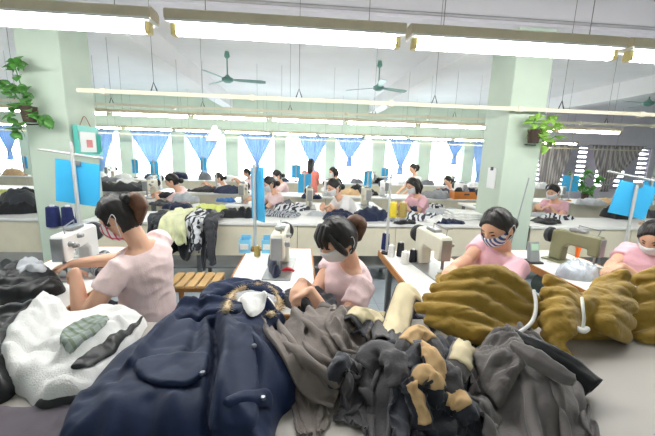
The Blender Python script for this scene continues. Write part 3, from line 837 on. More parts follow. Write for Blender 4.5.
def make_machine(label, mat, loc, rz=0, s=1.0):
    t = thing('sewing_machine', label, 'sewing machine', loc, rz)
    b = B(); box(b, -.09*s, .09*s, -.09*s, .36*s, 0, .012); obj('bed_plate', b, m_steel if mat is not m_castg else mat, t, bevel=.004)
    pr = [(-.045, .115), (-.05, .14), (-.05, .262), (-.035, .28), (.29, .285), (.325, .265), (.33, .013), (.22, .013), (.215, .135), (.18, .168), (.035, .165), (.03, .115)]
    b = B(); a1 = [b.verts.new((-.045*s, y*s, z*s)) for y, z in pr]; a2 = [b.verts.new((.045*s, y*s, z*s)) for y, z in pr]
    b.faces.new(a1); b.faces.new(a2[::-1])
    for i in range(len(pr)): b.faces.new((a1[i], a2[i], a2[(i+1) % len(pr)], a1[(i+1) % len(pr)]))
    obj('machine_body', b, mat, t, bevel=.012)
    b = B(); box(b, -.035*s, .035*s, -.058*s, -.05*s, .12*s, .265*s); obj('face_plate', b, m_steel, t, bevel=.004)
    obj('needle_bar', btube([(0, -.01*s, .12*s), (0, -.01*s, .05*s)], .006*s, 8), m_steel, t)
    b = B(); tube(b, [(.012*s, -.01*s, .12*s), (.012*s, -.01*s, .025*s)], .005*s, 8); box(b, -.012*s, .022*s, -.04*s, .012*s, .014*s, .022*s); obj('presser_foot', b, m_steel, t)
    b = B(); tube(b, [(0, .33*s, .215*s), (0, .345*s, .215*s), (0, .375*s, .215*s), (0, .39*s, .215*s)], [.03*s, .068*s, .068*s, .055*s], 24); obj('handwheel', b, m_dark, t)
    for y, z in ((-.01, .22), (.03, .2), (.09, .25)):
        obj('tension_knob', btube([(.045*s, y*s, z*s), (.075*s, y*s, z*s)], [.018*s, .012*s], 12), m_steel, t)
    b = B(); tube(b, [(.02*s, 0, .28*s), (.02*s, -.01, .33*s), (.05*s, -.02, .335*s)], .004*s, 6); tube(b, [(.02*s, -.004, .325*s), (0, .14*s, .34*s), (0, .14*s, .28*s)], .004*s, 6); obj('thread_guide', b, m_steel, t)
    b = B(); box(b, -.03*s, .03*s, .07*s, .2*s, .285*s, .31*s); obj('bobbin_winder', b, m_steel, t, bevel=.006)
    return t
def cone_spool(x, y, z, mat, label, r=.033, h=.115, group=None):
    t = thing('thread_spool', label, 'thread spool', (x, y, z), group=group)
    b = B(); lathe(b, [(0, .006), (r, .008), (r*1.03, .02), (r*.86, h*.9), (r*.6, h*.93), (0, h*.93)], n=20); obj('thread', b, mat, t)
    b = B(); lathe(b, [(0, 0), (r*.8, 0), (r*.8, .006), (0, .006)], n=14); lathe(b, [(r*.3, .006), (r*.3, h*.9), (r*.35, h*.93), (r*.3, h), (0, h)], n=14); obj('cone_core', b, m_white, t)
    return t
tA = sewing_table(-1.66, -1.08, 1.46, 2.62, 'white sewing table in front of the woman with the brown-tipped ponytail')
tB = sewing_table(-.41, .10, 1.46, 2.60, 'white sewing table at the woman with the black fringe, brown edged')
tC = sewing_table(.63, 1.16, 1.50, 2.56, 'white sewing table with brown edge holding five thread spools')
tD = sewing_table(1.68, 2.22, 1.50, 2.60, 'white sewing table with the olive green machine, near the right picture edge')
ZT = .758
make_machine('white sewing machine under the hands of the woman with the ponytail', m_castw, (-1.34, 1.95, ZT), R(4), .92)
make_machine('cream sewing machine before the woman with the black fringe', m_cast, (-.13, 1.98, ZT), R(-4), .95)
make_machine('cream sewing machine with steel head before the striped mask woman', m_cast, (.90, 1.98, ZT), R(6), .93)
make_machine('large olive green sewing machine near the clear plastic bundle', m_castg, (2.05, 2.10, ZT), R(20), .86)
# poles with blue boards at the far end of each station
def board_pole(x, y, z0, h, label, bw, bh, zb, rz, arm=True, tilt=0, bmat=None):
    t = thing('board_stand', label, 'board', (x, y, z0))
    b = B(); lathe(b, [(0, 0), (.05, 0), (.05, .018), (.014, .03), (0, .03)], n=16); obj('base', b, m_edge, t)
    obj('pole', btube([(0, 0, .02), (0, 0, h)], .013, 10), m_pole, t)
    m = Matrix.Translation((0, 0, zb)) @ Matrix.Rotation(rz, 4, 'Z') @ Matrix.Rotation(tilt, 4, 'Y')
    b = B(); cbox(b, (0, .024, 0), (bw, .012, bh), m); obj('board', b, bmat or m_boardb, t, smooth=False)
    b = B(); cbox(b, (0, .012, bh/2-.01), (.06, .012, .035), m); obj('board_clip', b, m_steel, t, bevel=.002)
    if arm: obj('cross_arm', btube([m @ Vector((-.28, .01, bh/2+.05)), m @ Vector((.2, .01, bh/2+.05))], .009, 8), m_pole, t)
    return t
q = PY(79, 200, 2.58); board_pole(q.x, 2.56, ZT, .78, 'blue board on a pale pole before the left column', .33, .31, PY(77, 183, 2.58).z-ZT, R(-8), tilt=R(6))
q = PY(255, 200, 2.56); board_pole(q.x, 2.54, ZT, .66, 'tall narrow blue board on a pole, left of the fringe woman', .24, .40, PY(255, 194, 2.56).z-ZT, R(-62), False, R(-3))
q = PY(634, 200, 2.68); board_pole(q.x-.02, 2.66, 0, .56+ZT, 'big tilted blue board on a pole over the woman at the right edge', .30, .29, PY(630, 200, 2.68).z, R(-12), tilt=R(10))
q = PY(648, 200, 3.1)
def thread_pole(x, y, label, h=.62):
    t = thing('thread_stand', label, 'thread stand', (x, y, ZT))
    b = B(); lathe(b, [(0, 0), (.04, 0), (.04, .015), (0, .02)], n=14); obj('base', b, m_dark, t)
    obj('pole', btube([(0, 0, .015), (0, 0, h)], .010, 10), m_pole, t)
    b = B(); tube(b, [(-.09, 0, h-.03), (.09, 0, h-.03)], .006, 8); obj('top_arm', b, m_pole, t)
    b = B(); box(b, -.01, .13, -.012, .012, .27, .282); tube(b, [(.03, 0, .28), (.03, 0, .36)], .004, 6); tube(b, [(.105, 0, .28), (.105, 0, .36)], .004, 6); obj('spool_arm', b, m_pole, t)
    return t
qc = PY(382, 240, 2.5); thread_pole(qc.x+.03, 2.46, 'thread stand pole holding the yellow and khaki spools')
m_yel = M('yellow thread', (232, 210, 60), .8, .1, 60); m_khaki = M('khaki thread', (164, 146, 84), .8, .1, 60); m_nvt = M('navy thread', (30, 40, 90), .8, .15, 60)
m_wht = M('white thread', (232, 232, 228), .8, .05, 60); m_blk = M('black thread', (36, 38, 44), .8, .1, 60)
cone_spool(qc.x+.06, 2.46, ZT+.284, m_yel, 'yellow thread cone high on the stand behind the thread spools', .03, .13)
cone_spool(qc.x+.135, 2.46, ZT+.284, m_khaki, 'khaki thread cone beside the yellow one on the stand', .033, .13)
for px, py, mt, lb, r_, h_ in ((385, 250, m_nvt, 'tall navy thread spool at the far corner of the spool group', .032, .15), (391, 257, m_wht, 'white thread spool directly beside the tall navy one', .026, .10),
                         (400, 257, m_blk, 'dark thread spool between the two white ones', .028, .12), (404.5, 264, m_wht, 'white thread spool nearest the table edge', .028, .10), (412.5, 263, m_blk, 'black thread spool beside the sewing machine with steel head', .026, .105)):
    p = PZ(px, py, ZT); cone_spool(p.x, p.y, ZT, mt, lb, r_, h_)
# rack with navy spools over the white machine (A)
t = thing('spool_rack', 'pale rack holding two navy spools behind the white machine', 'thread stand', (-1.53, 2.36, ZT))
obj('post', btube([(0, 0, 0), (0, 0, .36)], .011, 8), m_pole, t); b = B(); box(b, -.14, .17, -.03, .03, .19, .202); obj('shelf', b, m_pole, t, smooth=False)
b = B(); box(b, -.05, .05, -.05, .05, 0, .012); obj('base', b, m_pole, t, smooth=False)
for px, lb in ((53, 'big navy thread spool on the rack, nearer the left edge'), (68.5, 'big navy thread spool on the rack, nearer the blue board')):
    cone_spool(PY(px, 215, 2.36).x, 2.36, ZT+.2035, m_nvt, lb, .042, .155)
# small light blue bins at the far end of table B
m_lb = M('light blue plastic', (132, 204, 236), .4, .04)
for px, lb in ((246, 'small light blue bin left of the tall board pole'), (268, 'small light blue bin right of the tall board pole')):
    x = PY(px, 245, 2.53).x; t = thing('parts_bin', lb, 'bin', (x, 2.5, ZT)); b = B()
    box(b, -.04, .04, -.05, .05, 0, .004); box(b, -.04, -.036, -.05, .05, .004, .10); box(b, .036, .04, -.05, .05, .004, .10); box(b, -.036, .036, -.05, -.046, .004, .10); box(b, -.036, .036, .046, .05, .004, .12); obj('bin_shell', b, m_lb, t, smooth=False)
    b = B(); box(b, -.03, .03, -.054, -.051, .03, .07); obj('label_holder', b, m_white, t, smooth=False)
cone_spool(PY(258, 258, 2.4).x, 2.36, ZT, m_khaki, 'brown thread spool at the foot of the tall board pole', .022, .09)
p = PZ(287, 274, ZT); o = obj('red_clamp', btube([(-.03, .0, .012), (.0, .01, .02), (.04, .0, .012)], [.008, .016, .008], 8, round_end=True), M('red plastic', (206, 40, 60), .4), loc=(p.x, p.y+.03, ZT)); tag(o, 'small red plastic clamp beside the cream machine of the fringe woman', 'clamp')

# slatted wooden bench on the floor beside the first woman
p = PZ(196, 279, .45); t = thing('slatted_bench', 'low bench of tan wooden slats behind the pale pink top', 'bench', (p.x, p.y, 0))
for k in range(5): obj('slat', bbox(-.20+.084*k, -.20+.084*k+.064, -.16, .16, .43, .452), M('tan slats', (214, 176, 120), .6, .1, 10), t, bevel=.003)
for sy in (-1, 1): obj('rail', bbox(-.2, .2, sy*.13-.015, sy*.13+.015, .395, .43), m_edge, t, smooth=False)
for sx in (-1, 1):
    for sy in (-1, 1): obj('leg', bbox(sx*.17-.018, sx*.17+.018, sy*.13-.018, sy*.13+.018, 0, .395), m_edge, t, smooth=False)

# ------------------------------------------------------------------ long work tables
def long_table(x0, x1, y0, y1, label, panel=True, legs=5):
    t = thing('work_table', label, 'table', ((x0+x1)/2, (y0+y1)/2, 0)); w, d = (x1-x0)/2, (y1-y0)/2
    obj('tabletop', bbox(-w, w, -d, d, .72, .75), m_white, t, bevel=.004)
    if panel:
        n = max(1, int(round(2*w/1.15)))
        for k in range(n): obj('front_panel', bbox(-w+.02+k*(2*w-.04)/n+.003, -w+.02+(k+1)*(2*w-.04)/n-.003, -d+.03, -d+.05, .37, .72), m_cream, t, smooth=False)
    obj('shelf', bbox(-w+.05, w-.05, -d+.08, d-.05, .2, .22), m_legs, t, smooth=False)
    for k in range(legs):
        for sy in (-1, 1):
            x = -w+.06+(2*w-.12)*k/(legs-1); obj('leg', bbox(x-.02, x+.02, sy*(d-.10)-.02, sy*(d-.10)+.02, 0, .72), m_legs, t, smooth=False)
    return t
long_table(-2.28, 2.23, 3.62, 4.25, 'long white work table with cream front panels between the two columns')
long_table(-6.4, -2.72, 3.70, 4.3, 'long white work table left of the left column')
long_table(2.69, 6.6, 3.62, 4.25, 'long white work table right of the right column')
long_table(-7.5, -.9, 6.2, 6.85, 'white work table in the second row, left half of the hall', True, 6)
long_table(-.6, 3.6, 6.0, 6.65, 'white work table in the second row, between the seated women and the windows', True, 5)
long_table(4.0, 9.5, 5.85, 6.5, 'white work table in the second row behind the right column', True, 6)
long_table(-8, 7.5, 8.9, 9.5, 'farthest white work table below the curtained windows', True, 8)
# machines of the farther stations, each on a small table before its woman
bench_mach = None
for (x, y, lb) in ((-2.35, 5.1, 'above the hanging jackets'), (-.85, 4.8, 'right of the tall blue board'), (.15, 4.32, 'of the woman in a white blouse'), (1.0, 4.5, 'of the woman with shoulder-length hair'), (2.95, 4.62, 'behind the right column')):
    long_table(x-.22, x+.20, y-.01, y+.95, 'small white sewing table '+lb, False, 2)
    make_machine('small cream sewing machine '+lb, m_cast, (x-.02, y+.28, .7505))
for k, (x, z) in enumerate(((-6.5, 9.2), (-4.9, 9.2), (-1.2, 9.2), (.4, 9.2), (2.0, 9.2), (4.2, 9.2), (6.0, 9.2))):
    make_machine('tiny far sewing machine on the farthest table under the windows', m_cast, (x, z-.2, .7505))['group'] = 'far sewing machines'
for k, x in enumerate((-5.9, -2.7, .5, 1.6, 3.1, 5.1)):
    make_machine('small sewing machine on the second-row tables, half hidden by garments', m_castw, (x, 6.15 if x > -.9 else 6.38, .7505))['group'] = 'second row sewing machines'
# blue boards standing farther back
for px, yt, yb, wpx, Y, z0, lb in ((304.5, 174, 193, 13, 6.1, .75, 'second blue board below the coral shirt'), (296, 165, 178, 9, 9.2, .75, 'small far blue board left of the coral shirt'),
    (368, 171, 188, 8, 6.2, .75, 'blue board beside the navy pile, below the short curtain'), (385, 168, 181, 7, 9.2, .75, 'small far blue board before the pier right of the short curtain'),
    (135, 160, 173, 6, 9.2, .75, 'tiny far blue board left of the second curtain'), (154, 162, 180, 8, 6.5, .75, 'slim blue board under the second curtain point'),
    (571, 175, 192, 16, 6.1, .75, 'blue board before the straight grey curtain'), (203, 158, 170, 6, 9.2, .75, 'tiny far blue board under the third curtain point'), (24, 157, 168, 5, 9.2, .75, 'tiny far blue board left of the left column'),
    (650, 180, 206, 14, 3.0, None, 'blue board half hidden behind the big tilted one')):
    if z0 is None: z0 = .75; Y = 3.8
    c = PY(px, (yt+yb)/2, Y); hgt = (yb-yt)*Y/335; wd = wpx*Y/335
    board_pole(c.x, Y, z0, max(c.z-z0+hgt/2+.05, .1), lb, wd, hgt, max(c.z-z0, hgt/2+.04), R(rnd.uniform(-15, 15)), False)
# things on the columns
t = thing('clip_box', 'teal document box hung on the left column', 'document box', (-2.29, 3.72, PY(80, 155, 3.75).z))
m_tl = M('teal plastic', (98, 200, 188), .4, .04)
b = B(); box(b, 0.004, .02, -.06, .34, 0, .30); box(b, .02, .05, -.06, .34, 0, .012); box(b, .02, .05, -.06, -.048, .012, .30); box(b, .02, .05, .328, .34, .012, .22); box(b, .02, .05, .288, .328, .012, .03); obj('tray', b, m_tl, t, smooth=False)
b = B(); box(b, .022, .03, 0, .27, .03, .24); obj('paper', b, m_white, t, smooth=False)
b = B(); box(b, .031, .033, .1, .2, .08, .16); obj('pink_note', b, M('pink note', (232, 150, 150), .7), t, smooth=False)
obj('hanging_loop', btube(curve([(.01, .05, .30), (.01, .14, .40), (.01, .23, .30)], 6), .004, 6), M('brown cord', (150, 110, 80), .7), t)
p = PY(487, 178, 3.8); t = thing('paper_pad', 'white paper sheets hung on the right column', 'paper', (2.248, p.y, p.z-.12))
b = B(); box(b, -.008, -.002, -.08, .09, 0, .24); obj('sheet', b, m_white, t, smooth=False); b = B(); box(b, -.014, -.009, -.02, .03, .21, .25); obj('clip', b, m_dark, t, smooth=False)
o = obj('grey_rod', btube([(lambda a, b: a+(a-b)*(a.z/(b.z-a.z)))(PY(513, 236, 2.75), PY(529, 178, 2.85)), PY(513, 236, 2.75), PY(529, 178, 2.85)], .006, 6), m_steel); tag(o, 'thin grey leaning rod in front of the right column', 'rod')
o.data.transform(Matrix()); 
# potted vines
m_leaf = M('vine leaves', (150, 198, 88), .5, .2, 12, spec=.4); m_leafd = M('dark vine leaves', (84, 142, 66), .5, .2, 12)
def leafy(bm, c, d, up, L_):
    d = Vector(d).normalized(); s = d.cross(Vector(up)).normalized(); n = s.cross(d)
    prof = [(0, 0, 0), (.22, .30, .03), (.5, .36, .02), (.8, .18, -.04), (1, 0, -.12)]
    row = []
    for a, w_, z in prof: row.append([bm.verts.new(c+d*L_*a+s*L_*w_*q+n*L_*(z-.10*abs(q)*-1*w_)) for q in (-1, 0, 1)] if w_ else [bm.verts.new(c+d*L_*a+n*L_*z)])
    for i in range(len(row)-1):
        a, b_ = row[i], row[i+1]
        if len(a) == 1: bm.faces.new((a[0], b_[0], b_[1])); bm.faces.new((a[0], b_[1], b_[2]))
        elif len(b_) == 1: bm.faces.new((a[0], b_[0], a[1])); bm.faces.new((a[1], b_[0], a[2]))
        else:
            for k in (0, 1): bm.faces.new((a[k], b_[k], b_[k+1], a[k+1]))
def vine(name, label, pot, stems, seed, mat, potmat, L_=.09):
    g = random.Random(seed); t = thing(name, label, 'plant', pot); pot = Vector(pot)
    b = B(); lathe(b, [(0, 0), (.05, 0), (.068, .13), (.072, .14), (.06, .14), (.055, .12), (0, .12)], n=18); obj('pot', b, potmat, t)
    f = B(); st = B()
    for pts in stems:
        c = curve([Vector((0, 0, .12))]+[Vector(p)-pot for p in pts], 5); tube(st, c, .005, 6)
        for k in range(2, len(c)):
            for _ in range(1 if k % 2 else 2):
                leafy(f, c[k], (g.uniform(-1, 1), g.uniform(-1.0, .2), g.uniform(-.9, .5)), (g.uniform(-.3, .3), -.6, 1), L_*g.uniform(.65, 1.25))
    obj('stem', st, m_leafd, t); o = obj('foliage', f, mat, t, angle=180)
    s_ = o.modifiers.new('thick', 'SOLIDIFY'); s_.thickness = .002
    return t
def P3(x, y): return PY(x, y, 3.48)
p = PY(30, 122, 3.5); m_pot = M('dark brown pot', (70, 54, 46), .6, .1)
vine('potted_vine', 'trailing green vine in a dark pot on the left column', p, [[P3(26, 95), P3(12, 84), P3(4, 92)], [P3(20, 105), P3(8, 118)], [P3(16, 70), P3(14, 62), P3(24, 66)], [P3(40, 116), P3(46, 118)], [P3(22, 128), P3(12, 132)], [P3(2, 80)]], 5, m_leafd, m_pot, .095)
p = PY(533, 143, 3.5)
vine('potted_vine', 'bushy light green vine in a dark pot on the right column', p, [[P3(534, 122), P3(536, 116)], [P3(545, 122), P3(552, 116)], [P3(548, 130), P3(560, 124)], [P3(546, 140), P3(556, 136)], [P3(540, 134), P3(545, 146)]], 8, m_leaf, m_pot, .095)
for px, py, lb in ((30, 115, 'left'), (533, 138, 'right')):
    q = PY(px, py, 3.5); o = obj('pot_bracket', btube([(0, .115, .0), (0, 0, -.012), (0, -.06, -.012)], .006, 6), m_dark, loc=(q.x, 3.5, PY(px, 122 if px < 100 else 143, 3.5).z-.012)); tag(o, 'dark wire bracket holding the vine pot on the %s column' % lb, 'bracket')
p = PZ(588, 195, .75); vine('flowering_plant', 'leafy flowering plant on the table before the grey curtains', (PY(585, 195, 6.2).x, 6.2, .751), [[PY(575, 180, 6.2), PY(570, 172, 6.2)], [PY(585, 176, 6.2), PY(590, 170, 6.2)], [PY(596, 182, 6.2), PY(600, 178, 6.2)], [PY(580, 186, 6.2)], [PY(592, 188, 6.2)]], 11, m_leafd, m_pot, .13)

# ------------------------------------------------------------------ garments on the tables farther back
def C(name, col, **k):
    a = dict(rough=.85, var=.12, scale=14, bump=.25, bscale=60, sheen=.15); a.update(k); return M(name, col, **a)
c_navy = C('navy cloth', (24, 34, 62)); c_black = C('black cloth', (28, 30, 34)); c_char = C('charcoal cloth', (60, 62, 68)); c_grey = C('grey cloth', (122, 124, 130)); c_lg = C('light grey cloth', (186, 190, 196))
c_white = C('white cloth', (236, 236, 234)); c_lime = C('yellow green cloth', (222, 230, 130)); c_paley = C('pale yellow cloth', (236, 238, 196)); c_blue = C('bright blue cloth', (52, 110, 176)); c_tan = C('tan cloth', (206, 174, 134))
c_stripe = stripes('grey striped cloth', (176, 180, 186), (84, 88, 96), 10, rot=(0, 0, R(50)), sharp=.5, dist=9)
c_zebra = stripes('black and white cloth', (226, 228, 232), (52, 54, 64), 4, rot=(0, 0, R(20)), sharp=.62, dist=14)
def pile(items, res=.017):
    on = []
    for k, (px, py, rx, ry, H, mat, col, where, zt) in enumerate(items):
        p = PZ(px, py, zt+H*.3)
        o, hf = heap('garment', blob(p.x, p.y, rx, ry, 31*k+int(px)), zt, folded(H*.75, 'dir', px*1.7+k*2.1, .11, min(.06, H*.55), int(px)+k), min(rx, ry)*.9, mat, on=tuple(on), crump=(.04, 12), seed=px*.13+k, res=res, wob=.05, gap=.003)
        tag(o, col+' garment '+where, 'garment'); on.append(hf)
pile([(10, 208, .34, .2, .16, c_black, 'black', 'heaped at the left edge of the hall', .75), (27, 206, .28, .2, .16, c_char, 'charcoal', 'heaped left of the left column', .75), (12, 196, .22, .15, .10, c_white, 'white fleecy', 'topping the pile left of the left column', .75), (24, 192, .2, .12, .12, c_black, 'black', 'topmost in the pile left of the left column', .75), (12, 197, .12, .07, .05, c_lime, 'yellow green', 'peeping from the pile left of the left column', .75)])
pile([(204, 214, .2, .16, .08, c_grey, 'grey', 'under the yellow green pile on the long table', .75), (238, 214, .26, .15, .10, c_black, 'black', 'spread between the yellow green one and the tall board', .75), (212, 208, .22, .14, .10, c_lime, 'yellow green', 'crumpled on top of the long table pile', .75), (200, 205, .14, .1, .06, c_white, 'white', 'beside the yellow green one on the long table', .75), (226, 201, .13, .08, .05, c_blue, 'bright blue', 'behind the yellow green one on the long table', .75), (258, 208, .12, .1, .07, c_char, 'charcoal', 'touching the foot of the tall board', .75)])
pile([(284, 214, .28, .15, .07, c_stripe, 'grey striped', 'spread right of the tall board, lowest in its pile', .75), (292, 208, .22, .14, .08, c_zebra, 'black and white', 'in the striped pile right of the tall board', .75), (283, 203, .18, .12, .06, c_grey, 'grey', 'topmost in the striped pile right of the tall board', .75)])
pile([(340, 217, .22, .15, .12, c_navy, 'navy', 'in front of the woman in a white blouse', .75), (371, 216, .24, .15, .13, c_navy, 'dark navy', 'between the white blouse woman and yellow spool', .75), (313, 197, .17, .10, .09, c_navy, 'small navy', 'under the hands of the white blouse woman', .7505)])
pile([(418, 217, .30, .16, .07, c_zebra, 'black and white', 'spread behind the yellow spool', .75), (440, 212, .22, .14, .08, c_lg, 'light grey', 'piled right of the yellow spool', .75), (412, 209, .18, .11, .07, c_navy, 'navy flecked', 'in the light pile behind the yellow spool', .75), (432, 206, .2, .12, .06, c_zebra, 'white with dark patches', 'topmost in the light pile behind the yellow spool', .75)])
for k in range(3):
    p = PZ(466, 217, .78); b = B(); box(b, -.19, .19, -.16, .16, 0, .028); o = obj('folded_cloth', b, c_white, bevel=.012, loc=(p.x+.01*k, p.y+.1, .752+.029*k)); o.rotation_euler = (0, 0, R(6-7*k)); tag(o, ('lowest', 'middle', 'topmost')[k]+' white folded cloth of the stack left of the right column', 'cloth', 'white folded cloths')
pile([(546, 221, .2, .14, .06, c_black, 'black', 'before the woman behind the right column', .75), (556, 217, .2, .12, .06, c_zebra, 'black and white', 'before the woman behind the right column', .75), (538, 215, .12, .09, .06, c_lg, 'light grey', 'touching the right column', .75)])
pile([(618, 213, .3, .18, .2, c_black, 'large black', 'heaped behind the big tilted blue board', .75), (646, 214, .2, .14, .14, c_char, 'charcoal', 'heaped at the right picture edge', .75)])
pile([(118, 188, .45, .2, .16, c_black, 'black', 'heaped right of the left column on the second table', .75), (138, 187, .35, .2, .14, c_char, 'charcoal', 'heaped left of the slim blue board', .75), (112, 180, .3, .16, .1, c_grey, 'grey', 'topmost in the far pile right of the left column', .75), (128, 182, .26, .14, .08, c_white, 'white', 'amid the far pile right of the left column', .75)], .04)
pile([(205, 190, .3, .18, .10, c_black, 'black', 'lying on the second table under the third curtain', .75), (232, 191, .3, .18, .12, c_navy, 'navy', 'lying on the second table before the far women', .75)], .04)
pile([(352, 193, .3, .16, .1, c_tan, 'tan', 'on the second table behind the white blouse woman', .75), (366, 193, .3, .16, .12, c_black, 'black', 'below the blue board beside the short curtain', .75), (330, 190, .25, .15, .1, c_white, 'white', 'on the second table left of the white blouse woman', .75)], .04)
pile([(434, 196, .35, .18, .12, c_grey, 'grey', 'on the second table left of the orange crate', .75), (446, 193, .3, .16, .12, c_navy, 'navy', 'on the second table behind the orange crate', .75)], .04)
t = thing('orange_crate', 'orange brown crate full of dark garments left of the right column', 'crate', (PY(467, 200, 5.98).x, 6.12, .751)); b = B()
box(b, -.24, .24, -.11, -.095, 0, .14); box(b, -.24, .24, .095, .11, 0, .14); box(b, -.24, -.225, -.095, .095, 0, .14); box(b, .225, .24, -.095, .095, 0, .14); box(b, -.225, .225, -.095, .095, 0, .012); obj('crate_shell', b, M('orange brown crate', (206, 126, 56), .5, .08), t, smooth=False)
obj('handle_slot', bbox(-.05, .05, -.113, -.111, .08, .105), m_dark, t, smooth=False)
for k, (dx, mt, c_) in enumerate(((-.12, c_black, 'black'), (.03, c_grey, 'grey'), (.14, c_navy, 'navy'))):
    o, _ = heap('garment', blob(t.location.x+dx, 6.12, .09, .075, k), .765, .2, .06, mt, crump=(.03, 12), seed=k+3, res=.02, wob=.0); tag(o, c_+' garment bundled in the orange crate', 'garment')
pile([(592, 203, .3, .16, .1, c_lg, 'light grey', 'on the second table under the flowering plant', .75), (606, 202, .2, .14, .09, c_tan, 'tan', 'on the second table right of the flowering plant', .75), (622, 201, .2, .14, .12, c_white, 'white', 'on the second table under the swept grey curtain', .75)], .04)
for k in range(22):
    x = -7.4+k*.68; g = random.Random(k); mt, cn = g.choice(((c_black, 'dark'), (c_white, 'white'), (c_grey, 'grey'), (c_tan, 'tan'), (c_navy, 'dark'), (m_coral, 'coral')))
    o, _ = heap('garment', blob(x+.1, 9.2, .22, .17, k), .75, g.uniform(.08, .2), .12, mt, crump=(.04, 9), seed=k*1.7, res=.05); tag(o, 'small %s garment lying on the farthest table under the windows' % cn, 'garment', 'garments on the farthest table')
pile([(318, 214, .14, .09, .05, c_lg, 'light grey', 'between the striped pile and the navy pile', .75), (390, 219, .12, .1, .06, c_stripe, 'grey striped', 'at the foot of the yellow spool stand', .75), (404, 222, .14, .08, .05, c_black, 'black', 'at the front edge of the long table under the khaki spool', .75), (450, 222, .16, .09, .05, c_navy, 'navy flecked', 'at the front edge before the white folded stack', .75), (436, 221, .14, .08, .05, c_white, 'white', 'at the front edge of the light pile', .75)], .017)
pile([(170, 196, .2, .12, .08, c_black, 'black', 'crumpled on the long table above the hanging jackets', .75), (186, 199, .2, .12, .10, c_lg, 'light grey', 'crumpled on the long table above the pale yellow jacket', .75), (160, 203, .18, .12, .10, c_char, 'charcoal', 'on the long table touching the left column', .75), (178, 207, .2, .12, .08, c_navy, 'navy', 'on the long table directly over the hanging jackets', .75)], .02)
# jackets hanging over the edge of the long table
def hanging(px0, px1, yb, mat, label, y, seed, ztop=.775, sleeve=0):
    g = random.Random(seed); a = PY(px0, 230, y); b_ = PY(px1, 230, y); zb = PY((px0+px1)/2, yb, y).z; w_ = b_.x-a.x; n, mr = 26, 22
    b = B(); rows = []
    for j in range(mr+1):
        v = j/mr; row = []
        for i in range(n+1):
            u = i/n; q = u*PI*3+seed
            L_ = .3+(ztop-zb)*(1+.5*noise.noise(Vector((u*3, seed, 0)))); s_ = v*L_
            if s_ < .26: yy, zz = 3.63+.26-s_, ztop+.02*math.sin(s_*30+u*9)+.015
            elif s_ < .34: k = (s_-.26)/.08; yy = 3.63+(y-3.63)*math.sin(k*PI/2); zz = ztop+.015-.04*(1-math.cos(k*PI/2))
            else: yy = y; zz = ztop-.025-(s_-.34)
            k = max(0, min(1, (s_-.28)/.15))
            yy += k*(.022*math.sin(q*2)+.02*math.sin(q*.9+v*4)+.06*noise.noise(Vector((u*4, v*5, seed*2))))-k*.02
            xx = a.x+w_*(.5+(u-.5)*(1-.18*k*math.sin(v*3+seed)))+.02*noise.noise(Vector((v*3, seed, u)))
            row.append(b.verts.new((xx-a.x, yy-y, zz-zb)))
        rows.append(row)
    for r1, r2 in zip(rows, rows[1:]):
        for i in range(n): b.faces.new((r1[i], r1[i+1], r2[i+1], r2[i]))
    o = obj('jacket', b, mat, loc=(a.x, y, zb), angle=180); s_ = o.modifiers.new('thick', 'SOLIDIFY'); s_.thickness = .012
    tag(o, label, 'jacket')
    if sleeve:
        L2 = (ztop-zb)*sleeve; q = [Vector((w_*.6, -.035, ztop-zb-.02)), Vector((w_*.72, -.05, ztop-zb-L2*.35)), Vector((w_*.64, -.045, ztop-zb-L2*.7)), Vector((w_*.7, -.03, ztop-zb-L2))]
        bm_ = B(); c = curve(q, 7); rings = tube(bm_, c, list(np.linspace(.05, .034, len(c))), 14, round_end=True)
        for jj, r_ in enumerate(rings):
            cc = sum((v.co for v in r_), Vector())/len(r_)
            for v in r_: v.co = cc+(v.co-cc)*(1+.18*math.sin(jj*1.9+seed)+.2*noise.noise(v.co*25))
        obj('sleeve', bm_, mat, o, angle=180)
hanging(148, 166, 240, c_char, 'charcoal jacket hanging off the long table, nearest the ponytail', 3.56, 1, .80, .8)
hanging(172, 200, 256, c_black, 'black jacket hanging lowest behind the pale yellow one', 3.555, 2, .765)
hanging(163, 185, 246, c_paley, 'pale yellow jacket hanging off the long table edge', 3.47, 3, .83)
hanging(187, 202, 250, c_zebra, 'black and white jacket hanging between the yellow and black ones', 3.47, 4, .82, .9)
hanging(200, 217, 262, c_char, 'dark jacket with a long strap hanging off the long table', 3.50, 5, .79, 1.0)
# white cone shade on a tall pole
p = PY(217, 196, 6.3); t = thing('cone_lamp', 'white cone shade on a tall pole before the far windows', 'lamp', (p.x, 6.3, .751))
obj('pole', btube([(0, 0, 0), (0, 0, 1.05)], .012, 8), m_pole, t); b = B(); lathe(b, [(.02, 1.2), (.03, 1.2), (.16, .93), (.15, .93), (.02, 1.19)], n=20); obj('shade', b, m_white, t)
# clear plastic bundle and control box on table D
m_plas = M('clear plastic wrap', (196, 206, 218), .12, .15, 30, spec=.8, coat=.5)
p = PZ(575, 268, .8); o, _ = heap('plastic_bundle', blob(p.x, p.y-.02, .14, .12, 4), ZT, .10, .1, m_plas, crump=(.05, 16), seed=4, res=.01); tag(o, 'crumpled clear plastic bundle beside the olive green machine', 'bag')
p = PZ(541, 268, ZT); t = thing('control_box', 'grey control box with a pale green screen on the table corner', 'control box', (p.x+.03, p.y+.12, ZT)); m = Matrix.Rotation(R(-14), 4, 'X')
b = B(); cbox(b, (0, 0, .08), (.075, .04, .15), m); obj('case', b, M('grey plastic', (150, 156, 156), .4), t, bevel=.006)
b = B(); cbox(b, (0, -.021, .115), (.055, .004, .05), m); obj('screen', b, M('pale green screen', (190, 222, 196), .3), t, smooth=False)
b = B(); box(b, -.05, .05, -.04, .06, 0, .012); obj('foot', b, m_dark, t, smooth=False)
